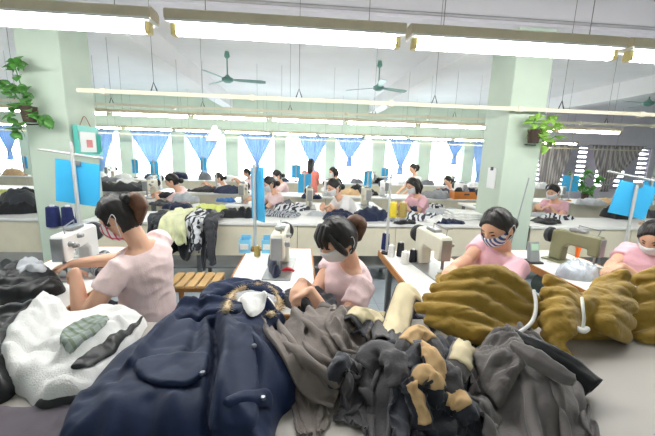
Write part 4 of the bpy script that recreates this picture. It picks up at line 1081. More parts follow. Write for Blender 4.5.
p = PZ(592, 262, ZT); b = B(); tube(b, [(0, 0, 0), (.02, .02, .07), (-.01, .04, .12)], [.012, .02, .008], 8, round_end=True); o = obj('orange_tool', b, M('orange plastic', (232, 110, 40), .4), loc=(p.x-.02, p.y+.12, ZT)); tag(o, 'orange plastic tool handle beside the woman at the right edge', 'tool')
# ------------------------------------------------------------------ cloth that really buckles: a small spring relaxation
def sim_cloth(name, rails, mat, label, cat='fabric', rest=(2.0, 1.08), n=(60, 44), nf=8, seed=1, on=(), zb=.755, z=.80, amp=.03, steps=170, its=8, bend=.25, thick=.004, pin=.12, grav=1.0):
    """rails: polylines (photo x, y) along the fold direction on level z; the cloth is wider than its place, so it folds up"""
    g = np.random.RandomState(seed); nu, nv = n
    def resamp(P, m):
        P = np.array(P, float); d = np.r_[0, np.cumsum(np.hypot(*np.diff(P, axis=0).T))]; t = np.linspace(0, d[-1], m)
        return np.c_[np.interp(t, d, P[:, 0]), np.interp(t, d, P[:, 1])]
    RL = [resamp([tuple(q[:2]) for q in curve([Vector((*PZ(x, y, z)[:2], 0)) for x, y in r], 8)], nv) for r in rails]
    RL = np.array(RL); XY = np.zeros((nu, nv, 2)); src = np.linspace(0, 1, len(RL)); uu = np.linspace(0, 1, nu)
    for j in range(nv):
        for k in (0, 1): XY[:, j, k] = np.interp(uu, src, RL[:, j, k])
    W_ = np.hypot(*np.moveaxis(np.diff(XY, axis=0), 2, 0)).sum(0).mean()*rest[0]; L_ = np.hypot(*np.moveaxis(np.diff(XY, axis=1), 2, 0)).sum(1).mean()*rest[1]
    du, dv = W_/(nu-1), L_/(nv-1)
    def base(P):
        b = np.full(P.shape[:2], zb)
        for h in on: b = np.maximum(b, h(P[..., 0], P[..., 1]))
        return b+thick
    X = np.zeros((nu, nv, 3)); X[..., :2] = XY
    U, V = np.meshgrid(uu, np.linspace(0, 1, nv), indexing='ij')
    ph = 2*PI*nf*U+1.6*np.sin(V*2.6+seed)+.9*np.sin(V*5+U*7+seed*2)
    X[..., 2] = base(X)+.008+amp*(1+np.sin(ph))*(.6+.4*np.sin(U*9+V*3+seed))+g.rand(nu, nv)*.006
    T = X[..., :2].copy(); Pv = X.copy()
    wpin = np.full((nu, nv), .006); wpin[0] = wpin[-1] = pin; wpin[:, 0] = wpin[:, -1] = pin
    S = lambda a, b, L, k: (a, b, L, k)
    cons = []
    for o in (0, 1):
        cons.append((np.s_[o:nu-1:2, :], np.s_[o+1:nu:2, :], du, 1)); cons.append((np.s_[:, o:nv-1:2], np.s_[:, o+1:nv:2], dv, 1))
    dg = math.hypot(du, dv)
    for o in (0, 1):
        cons.append((np.s_[o:nu-1:2, :-1], np.s_[o+1:nu:2, 1:], dg, .35)); cons.append((np.s_[o:nu-1:2, 1:], np.s_[o+1:nu:2, :-1], dg, .35))
    for st, kb in ((2, bend), (4, bend*.5)):
        for o in range(st*2):
            if o < st:
                pass
        for o in range(st):
            for off in (0, st):
                cons.append((np.s_[o+off:nu-st:2*st, :], np.s_[o+off+st:nu:2*st, :], du*st, kb)); cons.append((np.s_[:, o+off:nv-st:2*st], np.s_[:, o+off+st:nv:2*st], dv*st, kb))
    def solve(c):
        a, b, L, k = c; A = X[a]; Bq = X[b]; m0 = min(A.shape[0], Bq.shape[0]); m1 = min(A.shape[1], Bq.shape[1])
        if not m0 or not m1: return
        A = A[:m0, :m1]; Bq = Bq[:m0, :m1]
        D = Bq-A; d = np.sqrt((D*D).sum(-1))+1e-9; c_ = ((d-L)/d*.5*k)[..., None]*D
        if k < .3: c_ = np.where((d < L)[..., None], c_, 0)
        A += c_; Bq -= c_
    for s in range(steps):
        vel = (X-Pv)*.95; Pv = X.copy(); X = X+np.clip(vel, -.01, .01); X[..., 2] -= .0016*grav
        for it in range(its):
            for c in (cons if it % 3 == 0 else cons[:8]): solve(c)
            X[..., :2] += (T-X[..., :2])*wpin[..., None]
            if it % 2:
                b = base(X); m = X[..., 2] < b; X[..., 2] = np.where(m, b, X[..., 2])
        b = base(X); m = X[..., 2] < b+.001; X[..., 2] = np.maximum(X[..., 2], b)
        X[..., :2] = np.where(m[..., None], X[..., :2]*.5+Pv[..., :2]*.5, X[..., :2])
    Q = X.copy(); Q[1:-1, 1:-1] = .5*X[1:-1, 1:-1]+.125*(X[:-2, 1:-1]+X[2:, 1:-1]+X[1:-1, :-2]+X[1:-1, 2:])
    c = Q.reshape(-1, 3).mean(0); org = Vector((c[0], c[1], zb))
    bm = B(); vs = [[bm.verts.new(Vector(Q[i, j])-org) for j in range(nv)] for i in range(nu)]
    for i in range(nu-1):
        for j in range(nv-1): bm.faces.new((vs[i][j], vs[i+1][j], vs[i+1][j+1], vs[i][j+1]))
    o = obj(name, bm, mat, loc=org, angle=180)
    m = o.modifiers.new('thick', 'SOLIDIFY'); m.thickness = thick; m.offset = -.5
    m = o.modifiers.new('sub', 'SUBSURF'); m.levels = 1; m.render_levels = 1
    tag(o, label, cat)
    # its top as a level for what lies on it
    d = .008; x0, y0 = Q[..., 0].min()-.02, Q[..., 1].min()-.02; nx = int((Q[..., 0].max()+.02-x0)/d)+2; ny = int((Q[..., 1].max()+.02-y0)/d)+2
    Z = np.full((ny, nx), -9.0)
    F = [Q]; 
    M1 = (Q[1:]+Q[:-1])/2; M2 = (Q[:, 1:]+Q[:, :-1])/2
    for P in (Q, M1, M2):
        i = ((P[..., 0]-x0)/d+.5).astype(int).ravel(); j = ((P[..., 1]-y0)/d+.5).astype(int).ravel(); np.maximum.at(Z, (j, i), P[..., 2].ravel()+thick)
    Z0 = Z.copy()
    for dy in (-1, 0, 1):
        for dx in (-1, 0, 1): Z = np.maximum(Z, np.roll(np.roll(Z0, dy, 0), dx, 1))
    return o, HF(x0, y0, d, Z)
# ================================================================== the packing table in front and what lies on it
ZF = .755
m_ftop = M('grey table laminate', (166, 160, 153), .4, .04, 3)
t = thing('packing_table', 'grey packing table in front carrying coats and bundles', 'table', (.3, .92, 0))
obj('tabletop', bbox(-2.0, 2.2, -.5, .50, .715, ZF), m_ftop, t, bevel=.006)
for sx in (-1.9, .1, 2.1):
    for sy in (-.42, .42): obj('leg', bbox(sx-.025, sx+.025, sy-.025, sy+.025, 0, .715), m_legs, t, smooth=False)
for sy in (-.42, .42): obj('stretcher', bbox(-1.87, .075, sy-.015, sy+.015, .2, .24), m_legs, t, smooth=False)

def onto(px, py, hfs, z=.8):
    for _ in range(12):
        p = PZ(px, py, z); zz = max(float(h(p.x, p.y)) for h in hfs); zz = max(zz, ZF); z = z*.4+zz*.6
    return PZ(px, py, z)
def Wz(pts, z): return [PZ(x, y, z)[:2] for x, y in pts]
def Wh(pts, hfs): return [onto(x, y, hfs)[:2] for x, y in pts]
k_navy = M('navy coat nylon', (14, 32, 64), .6, .10, 6, bump=.12, bscale=40, sheen=.05, spec=.25)
k_navyd = M('navy coat lining', (16, 24, 46), .6, .1, 8)
k_white = M('white fleece', (238, 238, 236), .95, .04, 30, bump=.35, bscale=200, sheen=.5)
k_plaid = stripes('grey plaid lining', (150, 160, 154), (128, 140, 134), 12, rot=(0, 0, R(20)), sharp=.5, c3=(206, 214, 186), scale2=9)
k_black = M('black nylon', (20, 22, 26), .42, .15, 10, bump=.15, bscale=40)
k_taupe = M('taupe cotton', (120, 111, 106), .85, .07, 10, bump=.2, bscale=120, sheen=.2)
k_char = M('charcoal cotton', (68, 66, 70), .75, .1, 10, bump=.2, bscale=120, sheen=.2)
k_dgrey = M('dark grey cotton', (98, 93, 92), .7, .08, 8, bump=.2, bscale=110, sheen=.25)
k_ink = M('blue black cloth', (38, 42, 54), .6, .12, 10, bump=.2, bscale=90, sheen=.2)
k_cream = M('cream interfacing', (226, 212, 176), .85, .05, 14)
k_tan = M('tan interfacing', (214, 178, 130), .85, .06, 14)
k_olive = M('olive quilted cloth', (158, 127, 46), .8, .10, 7, bump=.2, bscale=110, sheen=.25)
k_fur = M('beige fur', (206, 184, 150), .95, .15, 40, bump=1, bscale=120)
k_purp = M('mauve grey cloth', (92, 86, 94), .85, .08, 10)
k_snap = M('pewter snap', (120, 124, 132), .3, .05, metal=.8)

# ---- left: black garments and a mauve one under the coat
o, h_mauve = heap('garment', Wz([(-60, 410), (-20, 404), (25, 410), (52, 400), (75, 395), (95, 420), (70, 480), (-60, 480)], ZF+.01), ZF, .03, .05, k_purp, crump=(.010, 10), seed=2); tag(o, 'mauve grey garment flat at the bottom left corner, under the navy coat', 'garment')
o, h_blk = heap('garment', [p for p in Wz([(-70, 322), (-20, 312), (30, 306), (62, 306), (70, 318), (45, 330), (28, 350), (20, 374), (4, 388), (-30, 396), (-70, 400)], ZF+.05)], ZF, .09, .08, k_black, crump=(.022, 9), seed=3, folds=[(Wz([(-30, 330), (10, 322), (50, 314)], .8), .03, .03)]); tag(o, 'black nylon garment at the left edge, behind the white fleece', 'garment')
# ---- white fleece with plaid lining
o, h_fl = heap('fleece_garment', Wz([(1, 358), (10, 338), (36, 314), (60, 307), (86, 309), (104, 303), (138, 303), (150, 314), (128, 340), (112, 362), (98, 378), (72, 394), (44, 397), (30, 390), (14, 377)], ZF+.06), ZF, .065, .06, k_white, on=(h_mauve, h_blk), crump=(.024, 8), seed=11, res=.009,
             folds=[(Wz([(8, 350), (40, 344), (70, 346)], .83), .03, -.03), (Wz([(62, 352), (88, 340), (118, 318)], .85), .035, .045), (Wz([(40, 316), (60, 330), (62, 352)], .84), .03, .02)])
tag(o, 'white fleece garment with a grey plaid lining patch, left of the navy coat', 'jacket'); fleece = o
heap('plaid_lining', Wh([(58, 334), (61, 356), (84, 348), (112, 330), (108, 313), (82, 319)], (h_fl,)), ZF, .006, .01, k_plaid, fleece, on=(h_fl,), crump=(.004, 14), res=.008, wob=.004, drape=2, gap=.004)
heap('black_lining', Wh([(66, 370), (88, 352), (116, 336), (140, 320), (148, 322), (124, 345), (98, 366), (80, 372)], (h_fl,)), ZF, .008, .01, k_black, fleece, on=(h_fl,), crump=(.004, 14), res=.008, wob=.004, drape=2, gap=.004)
o, h_bk2 = heap('garment', Wz([(30, 408), (44, 396), (70, 390), (98, 372), (106, 380), (92, 402), (64, 412), (44, 414)], ZF+.02), ZF, .018, .03, k_black, on=(h_mauve,), crump=(.01, 10), seed=5); tag(o, 'black nylon cuff piece between the white fleece and navy coat', 'garment')

# ---- the navy coat
CO = [(40, 490, .78), (62, 440, .79), (78, 402, .80), (105, 370, .81), (128, 345, .84), (152, 320, .87), (170, 300, .91), (188, 287, .93), (215, 283, .94), (250, 285, .94), (280, 293, .91), (290, 304, .87), (282, 316, .84), (272, 330, .82), (284, 345, .80), (299, 372, .79), (301, 386, .785), (294, 402, .78), (278, 412, .78), (274, 440, .78), (272, 490, .78)]
fo = lambda pts, z=.9: Wz(pts, z)
o, h_co = heap('navy_coat', W(CO), ZF, .15, .16, k_navy, on=(h_fl, h_blk, h_mauve, h_bk2), crump=(.012, 5.5), seed=21, res=.0085, wob=.008, drape=10,
    folds=[(fo([(212, 318), (216, 345), (212, 380), (206, 430)]), .022, -.045), (fo([(222, 316), (228, 345), (222, 390), (216, 440)]), .03, .03),
           (fo([(186, 300), (160, 330), (130, 365)]), .035, .03), (fo([(200, 300), (195, 340), (188, 352)]), .03, -.022), (fo([(150, 330), (120, 370), (96, 420)]), .03, -.015),
           (fo([(170, 306), (205, 300), (240, 296), (275, 302)]), .035, .05), (fo([(180, 318), (215, 312), (236, 312)]), .022, -.03), (fo([(110, 385), (100, 430)]), .03, .02),
           (fo([(240, 335), (262, 350), (268, 390)]), .03, .02), (fo([(255, 325), (280, 355), (285, 395)]), .02, -.02), (fo([(150, 400), (140, 440)]), .03, -.014), (fo([(175, 400), (180, 440)]), .03, .015)])
tag(o, 'large navy padded coat spread over the front table, pocket flap facing up', 'coat'); coat = o
hc = (h_co,)
flap, _ = heap('pocket_flap', Wh([(128, 372), (146, 358), (206, 356), (212, 364), (206, 384), (166, 392)], hc), ZF, .012, .006, k_navy, coat, on=hc, crump=(.003, 10), res=.006, wob=.0, drape=3, gap=.005, prof=.4)
plk, _ = heap('placket', Wh([(214, 326), (232, 322), (248, 330), (256, 352), (260, 395), (258, 450), (206, 450), (213, 400), (222, 358)], hc), ZF, .016, .010, k_navy, coat, on=hc, crump=(.006, 8), res=.008, wob=.002, drape=5, gap=.006, prof=.4)
lpk, _ = heap('lower_pocket', Wh([(221, 404), (262, 396), (275, 404), (270, 417), (224, 420)], hc), ZF, .022, .008, k_navy, coat, on=hc, crump=(.003, 10), res=.006, wob=.0, drape=3, gap=.012, prof=.4)
for k, (px, py) in enumerate(((97, 371), (263, 409), (254, 352), (203, 380))):
    p = onto(px, py, hc)+ZUP*(.034 if k == 1 else .022 if k in (2, 3) else .006); b = B(); lathe(b, [(0, -.004), (.008, -.004), (.008, 0), (.006, .003), (0, .003)], n=12)
    obj('snap_button', b, k_snap, (coat, lpk, plk, flap)[k], loc=p-Vector(coat.location))
# hood opening: fur rim with the white lining patch
hood = [onto(x, y, hc) for x, y in ((226, 318), (232, 302), (245, 293), (262, 291), (276, 298), (280, 312), (270, 322))]
g = random.Random(4); b = B(); cvp = [p+ZUP*.030 for p in curve(hood, 6)]
tube(b, cvp, .013, 10, round_end=True)
for _ in range(1400):
    i = g.randrange(len(cvp)-1); c = cvp[i].lerp(cvp[i+1], g.random()); d = Vector((g.uniform(-1, 1), g.uniform(-1, 1), g.uniform(-.2, 1))).normalized(); e_ = d.orthogonal().normalized()*.0016
    q = c+d*.014; tip = c+d*g.uniform(.024, .036)+Vector((g.uniform(-.006, .006), -.004, -.004)); b.faces.new([b.verts.new(q-e_), b.verts.new(q+e_), b.verts.new(tip)])
for v in b.verts: v.co -= Vector(coat.location)
obj('fur_trim', b, k_fur, coat, angle=180)
heap('hood_lining', Wh([(237, 314), (236, 302), (247, 295), (262, 297), (275, 305), (277, 314), (258, 321), (245, 319)], hc), ZF, .018, .02, k_white, coat, on=hc, crump=(.008, 12), res=.007, wob=.003, drape=3, gap=.012)
heap('hood_edge', Wh([(196, 300), (214, 286), (246, 284), (276, 289), (289, 300), (284, 308), (272, 299), (248, 293), (222, 297), (206, 306)], hc), ZF, .035, .025, k_navy, coat, on=hc, crump=(.012, 9), res=.008, wob=.004, drape=5, gap=.010)

# ---- taupe heap
TA = [(262, 336), (270, 320), (286, 311), (312, 305), (338, 306), (358, 314), (364, 326), (352, 342), (346, 362), (334, 378), (328, 396), (323, 420), (312, 424), (303, 404), (286, 398), (278, 380), (296, 372), (280, 356)]
tf = []
for pl, w_, ht in (([(276, 322), (284, 345), (308, 366), (335, 372)], .022, .05), ([(288, 314), (297, 338), (322, 356), (344, 360)], .022, .055), ([(300, 309), (311, 330), (333, 345), (352, 346)], .020, .05), ([(316, 307), (326, 322), (342, 333), (358, 334)], .018, .045), ([(332, 307), (342, 316), (360, 323)], .016, .04),
                   ([(282, 330), (290, 352), (315, 368)], .012, -.04), ([(294, 313), (304, 335), (328, 351)], .010, -.04), ([(308, 308), (318, 327), (340, 340)], .010, -.035), ([(300, 376), (312, 396), (316, 420)], .018, .045), ([(320, 372), (322, 390)], .016, .03), ([(284, 376), (292, 392)], .016, .03), ([(310, 374), (318, 398)], .01, -.03), ([(268, 330), (276, 352)], .015, .03)):
    tf.append((Wz(pl, .84), w_, ht))
o, h_tb = heap('fabric_bundle', Wz([(270, 334), (286, 318), (312, 310), (342, 310), (358, 320), (350, 340), (336, 362), (322, 392), (308, 394), (290, 372)], .80), ZF, .075, .09, k_taupe, on=(h_co,), crump=(.015, 14), seed=30, res=.009); tag(o, 'taupe cotton layer lowest in the sweeping bundle right of the navy coat', 'fabric')
_, h_tt = sim_cloth('fabric_bundle', [[(282, 370), (294, 396), (300, 420)], [(304, 374), (311, 402), (316, 426)], [(330, 376), (328, 398), (325, 416)]],
    k_taupe, 'taupe cotton tail hanging forward from the sweeping bundle, nearest the viewer', rest=(2.2, 1.1), n=(44, 36), nf=5, seed=4, on=(h_tb,), z=.80, amp=.03)
o, h_ta = sim_cloth('fabric_bundle', [[(262, 336), (274, 356), (298, 378), (334, 388)], [(276, 318), (290, 344), (316, 366), (348, 372)], [(296, 307), (312, 332), (334, 352), (356, 354)], [(322, 303), (338, 320), (352, 334), (364, 336)], [(346, 305), (358, 314), (366, 322), (370, 324)]],
    k_taupe, 'taupe cotton bundle in sweeping folds, right of the navy coat', rest=(2.0, 1.12), n=(80, 48), nf=7, seed=3, on=(h_co, h_tb, h_tt), z=.84, amp=.035)
o, h_ta2 = heap('fabric_bundle', Wz([(322, 318), (340, 308), (362, 308), (382, 316), (384, 330), (368, 342), (346, 346), (332, 336)], .86), ZF, .03, .04, k_taupe, on=(h_ta,), crump=(.018, 16), seed=33, res=.007, folds=[(Wz([(334, 314), (350, 326), (372, 332)], .9), .015, .03)]); tag(o, 'small taupe cotton piece lying behind the cream tipped strips', 'fabric')

# ---- blue-black and charcoal pieces with cream and tan interfacing
o, h_kb = heap('fabric_bundle', Wz([(344, 352), (360, 338), (386, 330), (420, 332), (456, 338), (470, 360), (468, 392), (440, 414), (408, 412), (370, 398), (352, 376)], .80), ZF, .07, .10, k_ink, on=(h_tb,), crump=(.02, 12), seed=40, res=.009); tag(o, 'blue black layer lowest under the tan patched strips', 'fabric')
o, h_k1 = sim_cloth('fabric_bundle', [[(340, 356), (344, 374), (336, 396)], [(360, 344), (360, 370), (362, 404)], [(382, 332), (384, 368), (380, 422)], [(404, 328), (410, 370), (398, 424)]],
    k_char, 'charcoal cut piece heaped right of the taupe folds', rest=(1.9, 1.25), n=(60, 48), nf=6, seed=5, on=(h_ta, h_kb), z=.84, amp=.035)
o, h_k2 = sim_cloth('fabric_bundle', [[(394, 350), (392, 385), (396, 438)], [(420, 334), (424, 385), (430, 448)], [(446, 334), (456, 385), (462, 448)], [(470, 344), (486, 380), (478, 428)]],
    k_ink, 'blue black cut piece with tan strips on it, nearest the viewer', rest=(1.9, 1.25), n=(60, 52), nf=6, seed=8, on=(h_k1, h_kb), z=.84, amp=.035)
hk = (h_k1, h_k2, h_ta, h_ta2, h_kb, h_tb)
def strip(pts, wid, mat, label, lin_mat=None, seg=(0, 1), lift=.012, tilt=(0, -.55, .85), inset=.88):
    wid *= 1.15
    """a doubled cloth strip running over the heap; pts: (photo x, photo y, extra height)"""
    P_ = [onto(x, y, hk)+ZUP*(z+lift) for x, y, z in pts]; c = curve(P_, 7); n = len(c); base = c[0].copy(); base.z = ZF
    fr = []
    nh = Vector(tilt)
    for i in range(n):
        tt = (c[min(i+1, n-1)]-c[max(i-1, 0)]).normalized(); nn = nh-tt*nh.dot(tt)
        if nn.length < .15: nn = tt.orthogonal()
        nn.normalize(); fr.append((c[i], tt, nn, tt.cross(nn)))
    def rib(w_, a, b_, off, th):
        bm = B(); rows = []; K = 8
        for i in range(int(a*(n-1)), int(b_*(n-1))+1):
            p, tt, nn, ss = fr[i]; r_ = []
            for k in range(K+1):
                u = k/K*2-1; q_ = u*w_/wid; sag = -.022*q_*q_+.016*noise.noise(Vector((i*.35, q_*2, len(label))))
                wv = 1+.28*noise.noise(Vector((i*.16+len(label)*.7, .3 if u > 0 else 4.3, 1)))+.06*noise.noise(Vector((i*.8, u*2, 9))); r_.append(p+ss*u*w_/2*wv+nn*(off+sag)-base)
            rows.append([bm.verts.new(q) for q in r_])
        for r1, r2 in zip(rows, rows[1:]):
            for k in range(K): bm.faces.new((r1[k], r1[k+1], r2[k+1], r2[k]))
        return bm, th
    bm, th = rib(wid, 0, 1, 0, .006); o = obj('fabric_strip', bm, mat, loc=base, angle=180); s_ = o.modifiers.new('thick', 'SOLIDIFY'); s_.thickness = th; s_.offset = -1
    tag(o, label, 'fabric')
    if lin_mat:
        bm, th = rib(wid*inset, seg[0], seg[1], .003, .002); q = obj('interfacing', bm, lin_mat, o, angle=180); s_ = q.modifiers.new('thick', 'SOLIDIFY'); s_.thickness = .0015
    return o
strip([(388, 350, .0), (397, 332, .05), (406, 312, .10), (416, 306, .07)], .10, k_char, 'upright cream faced strip rising highest behind the charcoal piece', k_cream, (.1, 1), inset=.9)
strip([(362, 338, .01), (374, 326, .04), (388, 328, .03), (394, 346, .0)], .06, k_ink, 'cream patched dark strip curling beside the taupe folds', k_cream, (.2, .6))
strip([(398, 372, .0), (406, 352, .03), (420, 344, .04), (434, 352, .02), (440, 368, .0)], .06, k_char, 'tan patched strip arching in the middle of the dark pieces', k_tan, (.25, .7))
strip([(424, 330, .03), (440, 326, .06), (462, 338, .05), (478, 350, .02)], .085, k_char, 'wide cream patched strip next to the olive bundle', k_cream, (.35, .95), inset=.88)
strip([(470, 352, .03), (462, 368, .05), (456, 384, .03)], .07, k_dgrey, 'short pale tan strip hanging below the wide cream one', k_cream, (.1, .8))
strip([(408, 376, .02), (418, 364, .05), (432, 372, .05), (436, 392, .02)], .055, k_ink, 'tan patched strip bending over the blue black piece', k_tan, (.4, 1))
strip([(408, 388, .02), (414, 402, .03), (422, 420, .02), (426, 434, .0)], .055, k_ink, 'tan edged strip running down to the bottom edge of the picture', k_tan, (.15, .95), inset=.6)
strip([(438, 404, .03), (450, 410, .04), (462, 418, .04), (474, 428, .01)], .075, k_ink, 'tan patched flat strip at the front right of the blue black piece', k_tan, (.2, .8), inset=.75)
strip([(352, 330, .03), (362, 324, .05), (376, 332, .05), (384, 346, .02)], .07, k_char, 'small cream patched strip touching the taupe folds near the sewing woman', k_cream, (.1, .75))
strip([(416, 400, .02), (426, 392, .05), (436, 402, .05), (438, 420, .02)], .055, k_ink, 'narrow tan strip between the two front blue black ones', k_tan, (.1, .8))
strip([(346, 362, .02), (338, 376, .02), (336, 394, .0)], .05, k_ink, 'dark bent strip on the left side of the charcoal piece', None)
strip([(364, 372, .01), (378, 360, .025), (396, 366, .02), (404, 388, .0)], .075, k_char, 'plain grey strip arching over the charcoal piece', None)
strip([(440, 372, .03), (452, 390, .05), (446, 408, .03)], .06, k_char, 'plain charcoal strip curling on the blue black piece', None)

# ---- dark grey heap on the right
DG = [(462, 340), (478, 325), (498, 320), (520, 328), (546, 344), (572, 360), (590, 384), (606, 418), (612, 436), (596, 446), (560, 448), (528, 436), (500, 420), (482, 400), (476, 372)]
df = []
for pl, w_, ht in (([(500, 330), (540, 356), (585, 395), (604, 430)], .022, .05), ([(494, 332), (524, 366), (560, 405), (585, 438)], .022, .05), ([(488, 334), (508, 370), (530, 408), (548, 438)], .02, .04), ([(480, 340), (490, 372), (502, 405)], .018, .04), ([(498, 332), (532, 362), (575, 402), (596, 438)], .011, -.045), ([(490, 334), (516, 370), (545, 408), (566, 438)], .011, -.04), ([(484, 338), (500, 375), (516, 410)], .010, -.04), ([(508, 328), (535, 345), (560, 362)], .018, .04)):
    df.append((Wz(pl, .86), w_, ht))
o, h_db = heap('fabric_bundle', Wz([(474, 345), (490, 328), (516, 326), (546, 344), (572, 366), (586, 398), (566, 420), (530, 412), (500, 396), (484, 372)], .81), ZF, .09, .12, k_dgrey, on=(h_k2,), crump=(.02, 12), seed=50, res=.009); tag(o, 'dark grey layer lowest in the fanned trouser heap', 'fabric')
o, h_dg = sim_cloth('fabric_bundle', [[(464, 340), (474, 372), (488, 412)], [(480, 325), (500, 375), (524, 440)], [(500, 319), (540, 375), (566, 450)], [(518, 325), (562, 370), (604, 444)], [(532, 334), (578, 362), (606, 412)]],
    k_dgrey, 'dark grey trouser fabric heaped with folds fanning to the right', rest=(1.9, 1.12), n=(76, 52), nf=7, seed=13, on=(h_k2, h_db), z=.85, amp=.035)
def hmax(p): return max(float(h_dg(p.x, p.y)), ZF)
o, h_dg2 = heap('fabric_bundle', Wz([(474, 346), (484, 330), (504, 326), (524, 338), (530, 356), (520, 372), (506, 384), (494, 372), (484, 366)], .88), ZF, .035, .035, k_dgrey, on=(h_dg,), crump=(.03, 18), seed=53, res=.0065); tag(o, 'knotted dark grey fabric topping the fanned trouser heap', 'fabric')
def roll(pts, r, mat, label):
    P_ = [PZ(x, y, z) for x, y, z in pts]; c = curve(P_, 8); b = B(); base = c[0].copy(); base.z = ZF
    rr = list(np.interp(np.linspace(0, 1, len(c)), np.linspace(0, 1, len(r)), r))
    rings = tube(b, [q-base for q in c], rr, 20, cap=False)
    for j, rg in enumerate(rings):
        cc = sum((q.co for q in rg), Vector())/len(rg)
        for i, q in enumerate(rg): q.co = cc+(q.co-cc)*(1+.12*math.sin(i*1.9+j*.15)+.15*noise.noise(Vector((i*.7, j*.3, 3))))
    o = obj('fabric_roll', b, mat, loc=base, angle=180); s_ = o.modifiers.new('thick', 'SOLIDIFY'); s_.thickness = .006; s_.offset = -1
    tag(o, label, 'fabric')
roll([(512, 334, .87), (540, 350, .855), (568, 366, .83), (594, 388, .80)], [.02, .034, .036, .034], k_black, 'dark rolled trouser leg with an open end, beside the olive bundle')
roll([(512, 344, .90), (535, 358, .90), (556, 372, .885), (572, 380, .87)], [.015, .030, .026, .018], k_dgrey, 'pointed dark grey fold lying over the fanned trouser heap')

# ---- olive bundles tied with white string
def bundle(lobes, label, ties, seed, vox=.006):
    bm = B(); g = random.Random(seed); allp = []
    for pts, rr, fl in lobes:
        c = curve([PY(x, y, Y) for x, y, Y in pts], 6); c = [Vector((q.x, q.y, max(q.z, ZF+.02))) for q in c]; allp += c
        tube(bm, c, list(np.interp(np.linspace(0, 1, len(c)), np.linspace(0, 1, len(rr)), rr)), 18, round_end=True, flat=fl, hint=(0, .35, .9))
    ctr = sum(allp, Vector())/len(allp); ctr.z = ZF
    me = remesh(bm, vox, 1, .5); me.update()
    nn = [v.normal.copy() for v in me.vertices]
    for v, n_ in zip(me.vertices, nn):
        p = v.co; w = Vector((p.x*9+seed, p.y*26, p.z*26)); w += Vector((noise.noise(p*11), noise.noise(p*11+Vector((5, 5, 5))), 0))*1.3
        v.co = p+n_*(.0045*(abs(noise.noise(w*.8))*2.6-.6)+.002*noise.noise(w*2.5)); v.co.z = max(v.co.z, ZF+.002); v.co -= ctr
    o = meshobj('olive_bundle', me, k_olive, None, ctr); tag(o, label, 'fabric bundle')
    for pts, r in ties: obj('white_tie', btube([q-ctr for q in curve([PY(x, y, Y) for x, y, Y in pts], 6)], r, 8, round_end=True), m_wht, o)
    return o
bundle([([(446, 280, 1.36), (468, 274, 1.34), (500, 275, 1.33), (522, 290, 1.31), (538, 304, 1.29)], [.03, .036, .042, .04, .028], .8),
        ([(436, 289, 1.34), (462, 288, 1.30), (492, 289, 1.29), (518, 304, 1.27), (536, 314, 1.26)], [.026, .034, .042, .04, .026], .75),
        ([(427, 298, 1.31), (450, 299, 1.27), (478, 302, 1.25), (506, 318, 1.23), (532, 324, 1.22)], [.024, .034, .042, .042, .026], .75),
        ([(419, 308, 1.29), (440, 310, 1.24), (466, 316, 1.21), (496, 330, 1.19), (524, 334, 1.18)], [.022, .034, .042, .042, .024], .75),
        ([(428, 321, 1.24), (450, 326, 1.19), (478, 334, 1.16), (510, 342, 1.14)], [.022, .036, .044, .03], .8),
        ([(450, 300, 1.36), (490, 305, 1.34), (520, 318, 1.32)], [.05, .062, .045], .9), ([(455, 322, 1.27), (490, 328, 1.25), (520, 335, 1.22)], [.042, .055, .04], .8)],
       'olive green cloth bundle of stacked folds before the woman in striped mask',
       [([(534, 291, 1.22), (536, 305, 1.17), (533, 320, 1.13), (521, 331, 1.09), (508, 335, 1.07)], .007)], 1)
T2_ = (583, 314)
def fan(x, y, Y, side): return [(x, y, Y), ((x*.55+T2_[0]*.45), y*.6+T2_[1]*.4-3, Y-.02), (T2_[0]-side*3, T2_[1]+(y-T2_[1])*.28, 1.22)]
lob = []
for y, Y, r in ((281, 1.33, .04), (294, 1.28, .045), (308, 1.24, .045), (322, 1.20, .045), (337, 1.17, .042), (350, 1.15, .03)): lob.append((fan(545+abs(y-315)*.12, y, Y, 1), [r*.75, r*1.05, r*.62], .8))
for y, Y, r in ((276, 1.36, .045), (290, 1.31, .05), (306, 1.26, .05), (322, 1.22, .05), (336, 1.19, .045)): lob.append((fan(630-abs(y-310)*.2, y, Y, -1), [r*.75, r*1.1, r*.62], .8))
lob += [([(560, 300, 1.36), (583, 306, 1.34), (612, 300, 1.36)], [.07, .06, .08], .9), ([(560, 330, 1.26), (583, 330, 1.25), (612, 326, 1.26)], [.05, .045, .06], .8), ([(552, 338, 1.15), (562, 350, 1.10), (570, 358, 1.08)], [.03, .028, .014], .6)]
bundle(lob, 'olive green cloth bundle pinched in the middle by a white tie', [([(582, 298, 1.20), (583, 308, 1.145), (584, 318, 1.125), (583, 328, 1.12)], .006), ([(579, 329, 1.12), (583, 331, 1.105), (587, 329, 1.12)], .011)], 2)
lob = []
for y, Y, r in ((280, 1.38, .05), (296, 1.33, .055), (314, 1.28, .055), (332, 1.24, .05), (346, 1.20, .04)): lob.append(([(634+abs(y-312)*.15, y, Y), (662, y-3, Y), (700, y-2, Y), (735, y, Y)], [r*.7, r*1.1, r*1.1, r*.8], .8))
lob.append(([(650, 305, 1.38), (690, 305, 1.38), (725, 305, 1.38)], [.07, .09, .07], .9)); lob.append(([(650, 330, 1.30), (690, 330, 1.30), (725, 330, 1.30)], [.05, .06, .05], .8))
bundle(lob, 'olive green cloth bundle running off the right picture edge', [([(676, 285, 1.30), (677, 310, 1.19), (676, 340, 1.14)], .006)], 3)

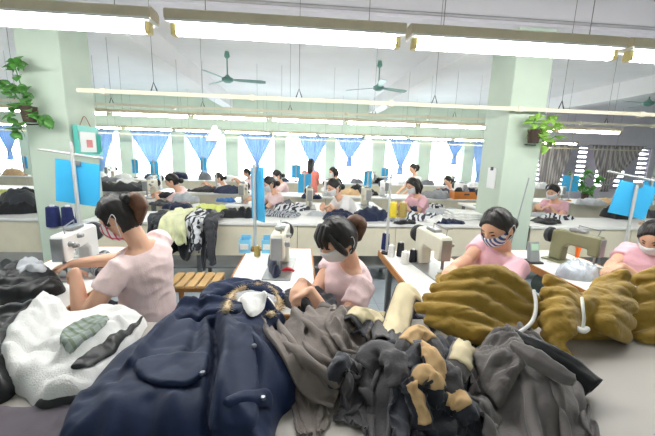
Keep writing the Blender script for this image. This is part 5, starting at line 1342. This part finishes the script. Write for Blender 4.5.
# ---- garments on the sewing tables behind
o, hA = heap('garment', Wz([(-50, 276), (-10, 268), (14, 263), (40, 264), (57, 273), (66, 283), (56, 289), (24, 296), (-10, 298), (-50, 300)], .80), ZT, .07, .06, k_black, crump=(.03, 12), seed=61, res=.009); tag(o, 'shiny black garment on the sewing table at the left edge', 'garment')
o, _ = heap('garment', Wz([(14, 266), (26, 261), (44, 262), (50, 270), (36, 275), (20, 273)], .84), ZT, .03, .03, c_lg, on=(hA,), crump=(.02, 16), seed=62, res=.008); tag(o, 'grey wrapped scrap on top of the shiny black garment', 'garment')
o, _ = heap('garment', Wz([(84, 262), (98, 252), (114, 253), (122, 262), (112, 272), (94, 272)], .79), ZT, .05, .04, c_stripe, crump=(.02, 15), seed=63, res=.008); tag(o, 'grey checked cloth under the hands by the white machine', 'garment')
o, hB = heap('garment', Wz([(286, 302), (278, 292), (296, 284), (318, 286), (334, 293), (338, 304), (318, 310)], .79), ZT, .035, .03, c_char, crump=(.02, 14), seed=64, res=.008); tag(o, 'charcoal piece being sewn by the woman with the black fringe', 'garment')
o, _ = heap('garment', Wz([(226, 288), (240, 278), (262, 282), (282, 290), (288, 300), (270, 304), (240, 304)], .77), ZT, .02, .03, c_lg, on=(hB,), crump=(.012, 12), seed=65, res=.008); tag(o, 'pale grey cut pieces on the white table, left of the sewing hands', 'garment')
o, _ = heap('garment', Wz([(266, 258), (276, 250), (282, 260), (281, 274), (271, 276)], .79), ZT, .07, .03, c_navy, crump=(.02, 16), seed=66, res=.008); tag(o, 'small navy scrap bunched against the left side of the cream machine', 'garment')
o, _ = heap('garment', Wz([(432, 276), (446, 270), (470, 272), (482, 280), (462, 287), (440, 286)], .77), ZT, .025, .03, k_olive, crump=(.015, 14), seed=67, res=.008); tag(o, 'olive piece under the needle of the woman in striped mask', 'garment')
# ================================================================== light and view
w = bpy.data.worlds.new('sky'); SC.world = w; w.use_nodes = True
bg = w.node_tree.nodes['Background']; bg.inputs[0].default_value = (.93, .97, 1, 1); bg.inputs[1].default_value = 9.0
SC.view_settings.view_transform = 'Standard'; SC.view_settings.look = 'None'; SC.view_settings.gamma = 1; SC.view_settings.exposure = 0.5
SC.view_settings.use_curve_mapping = False
SC.cycles.use_denoising = True
try: SC.cycles.denoiser = 'OPENIMAGEDENOISE'
except Exception: pass
SC.cycles.max_bounces = 8; SC.cycles.diffuse_bounces = 5; SC.cycles.glossy_bounces = 3
SC.cycles.sample_clamp_indirect = 6
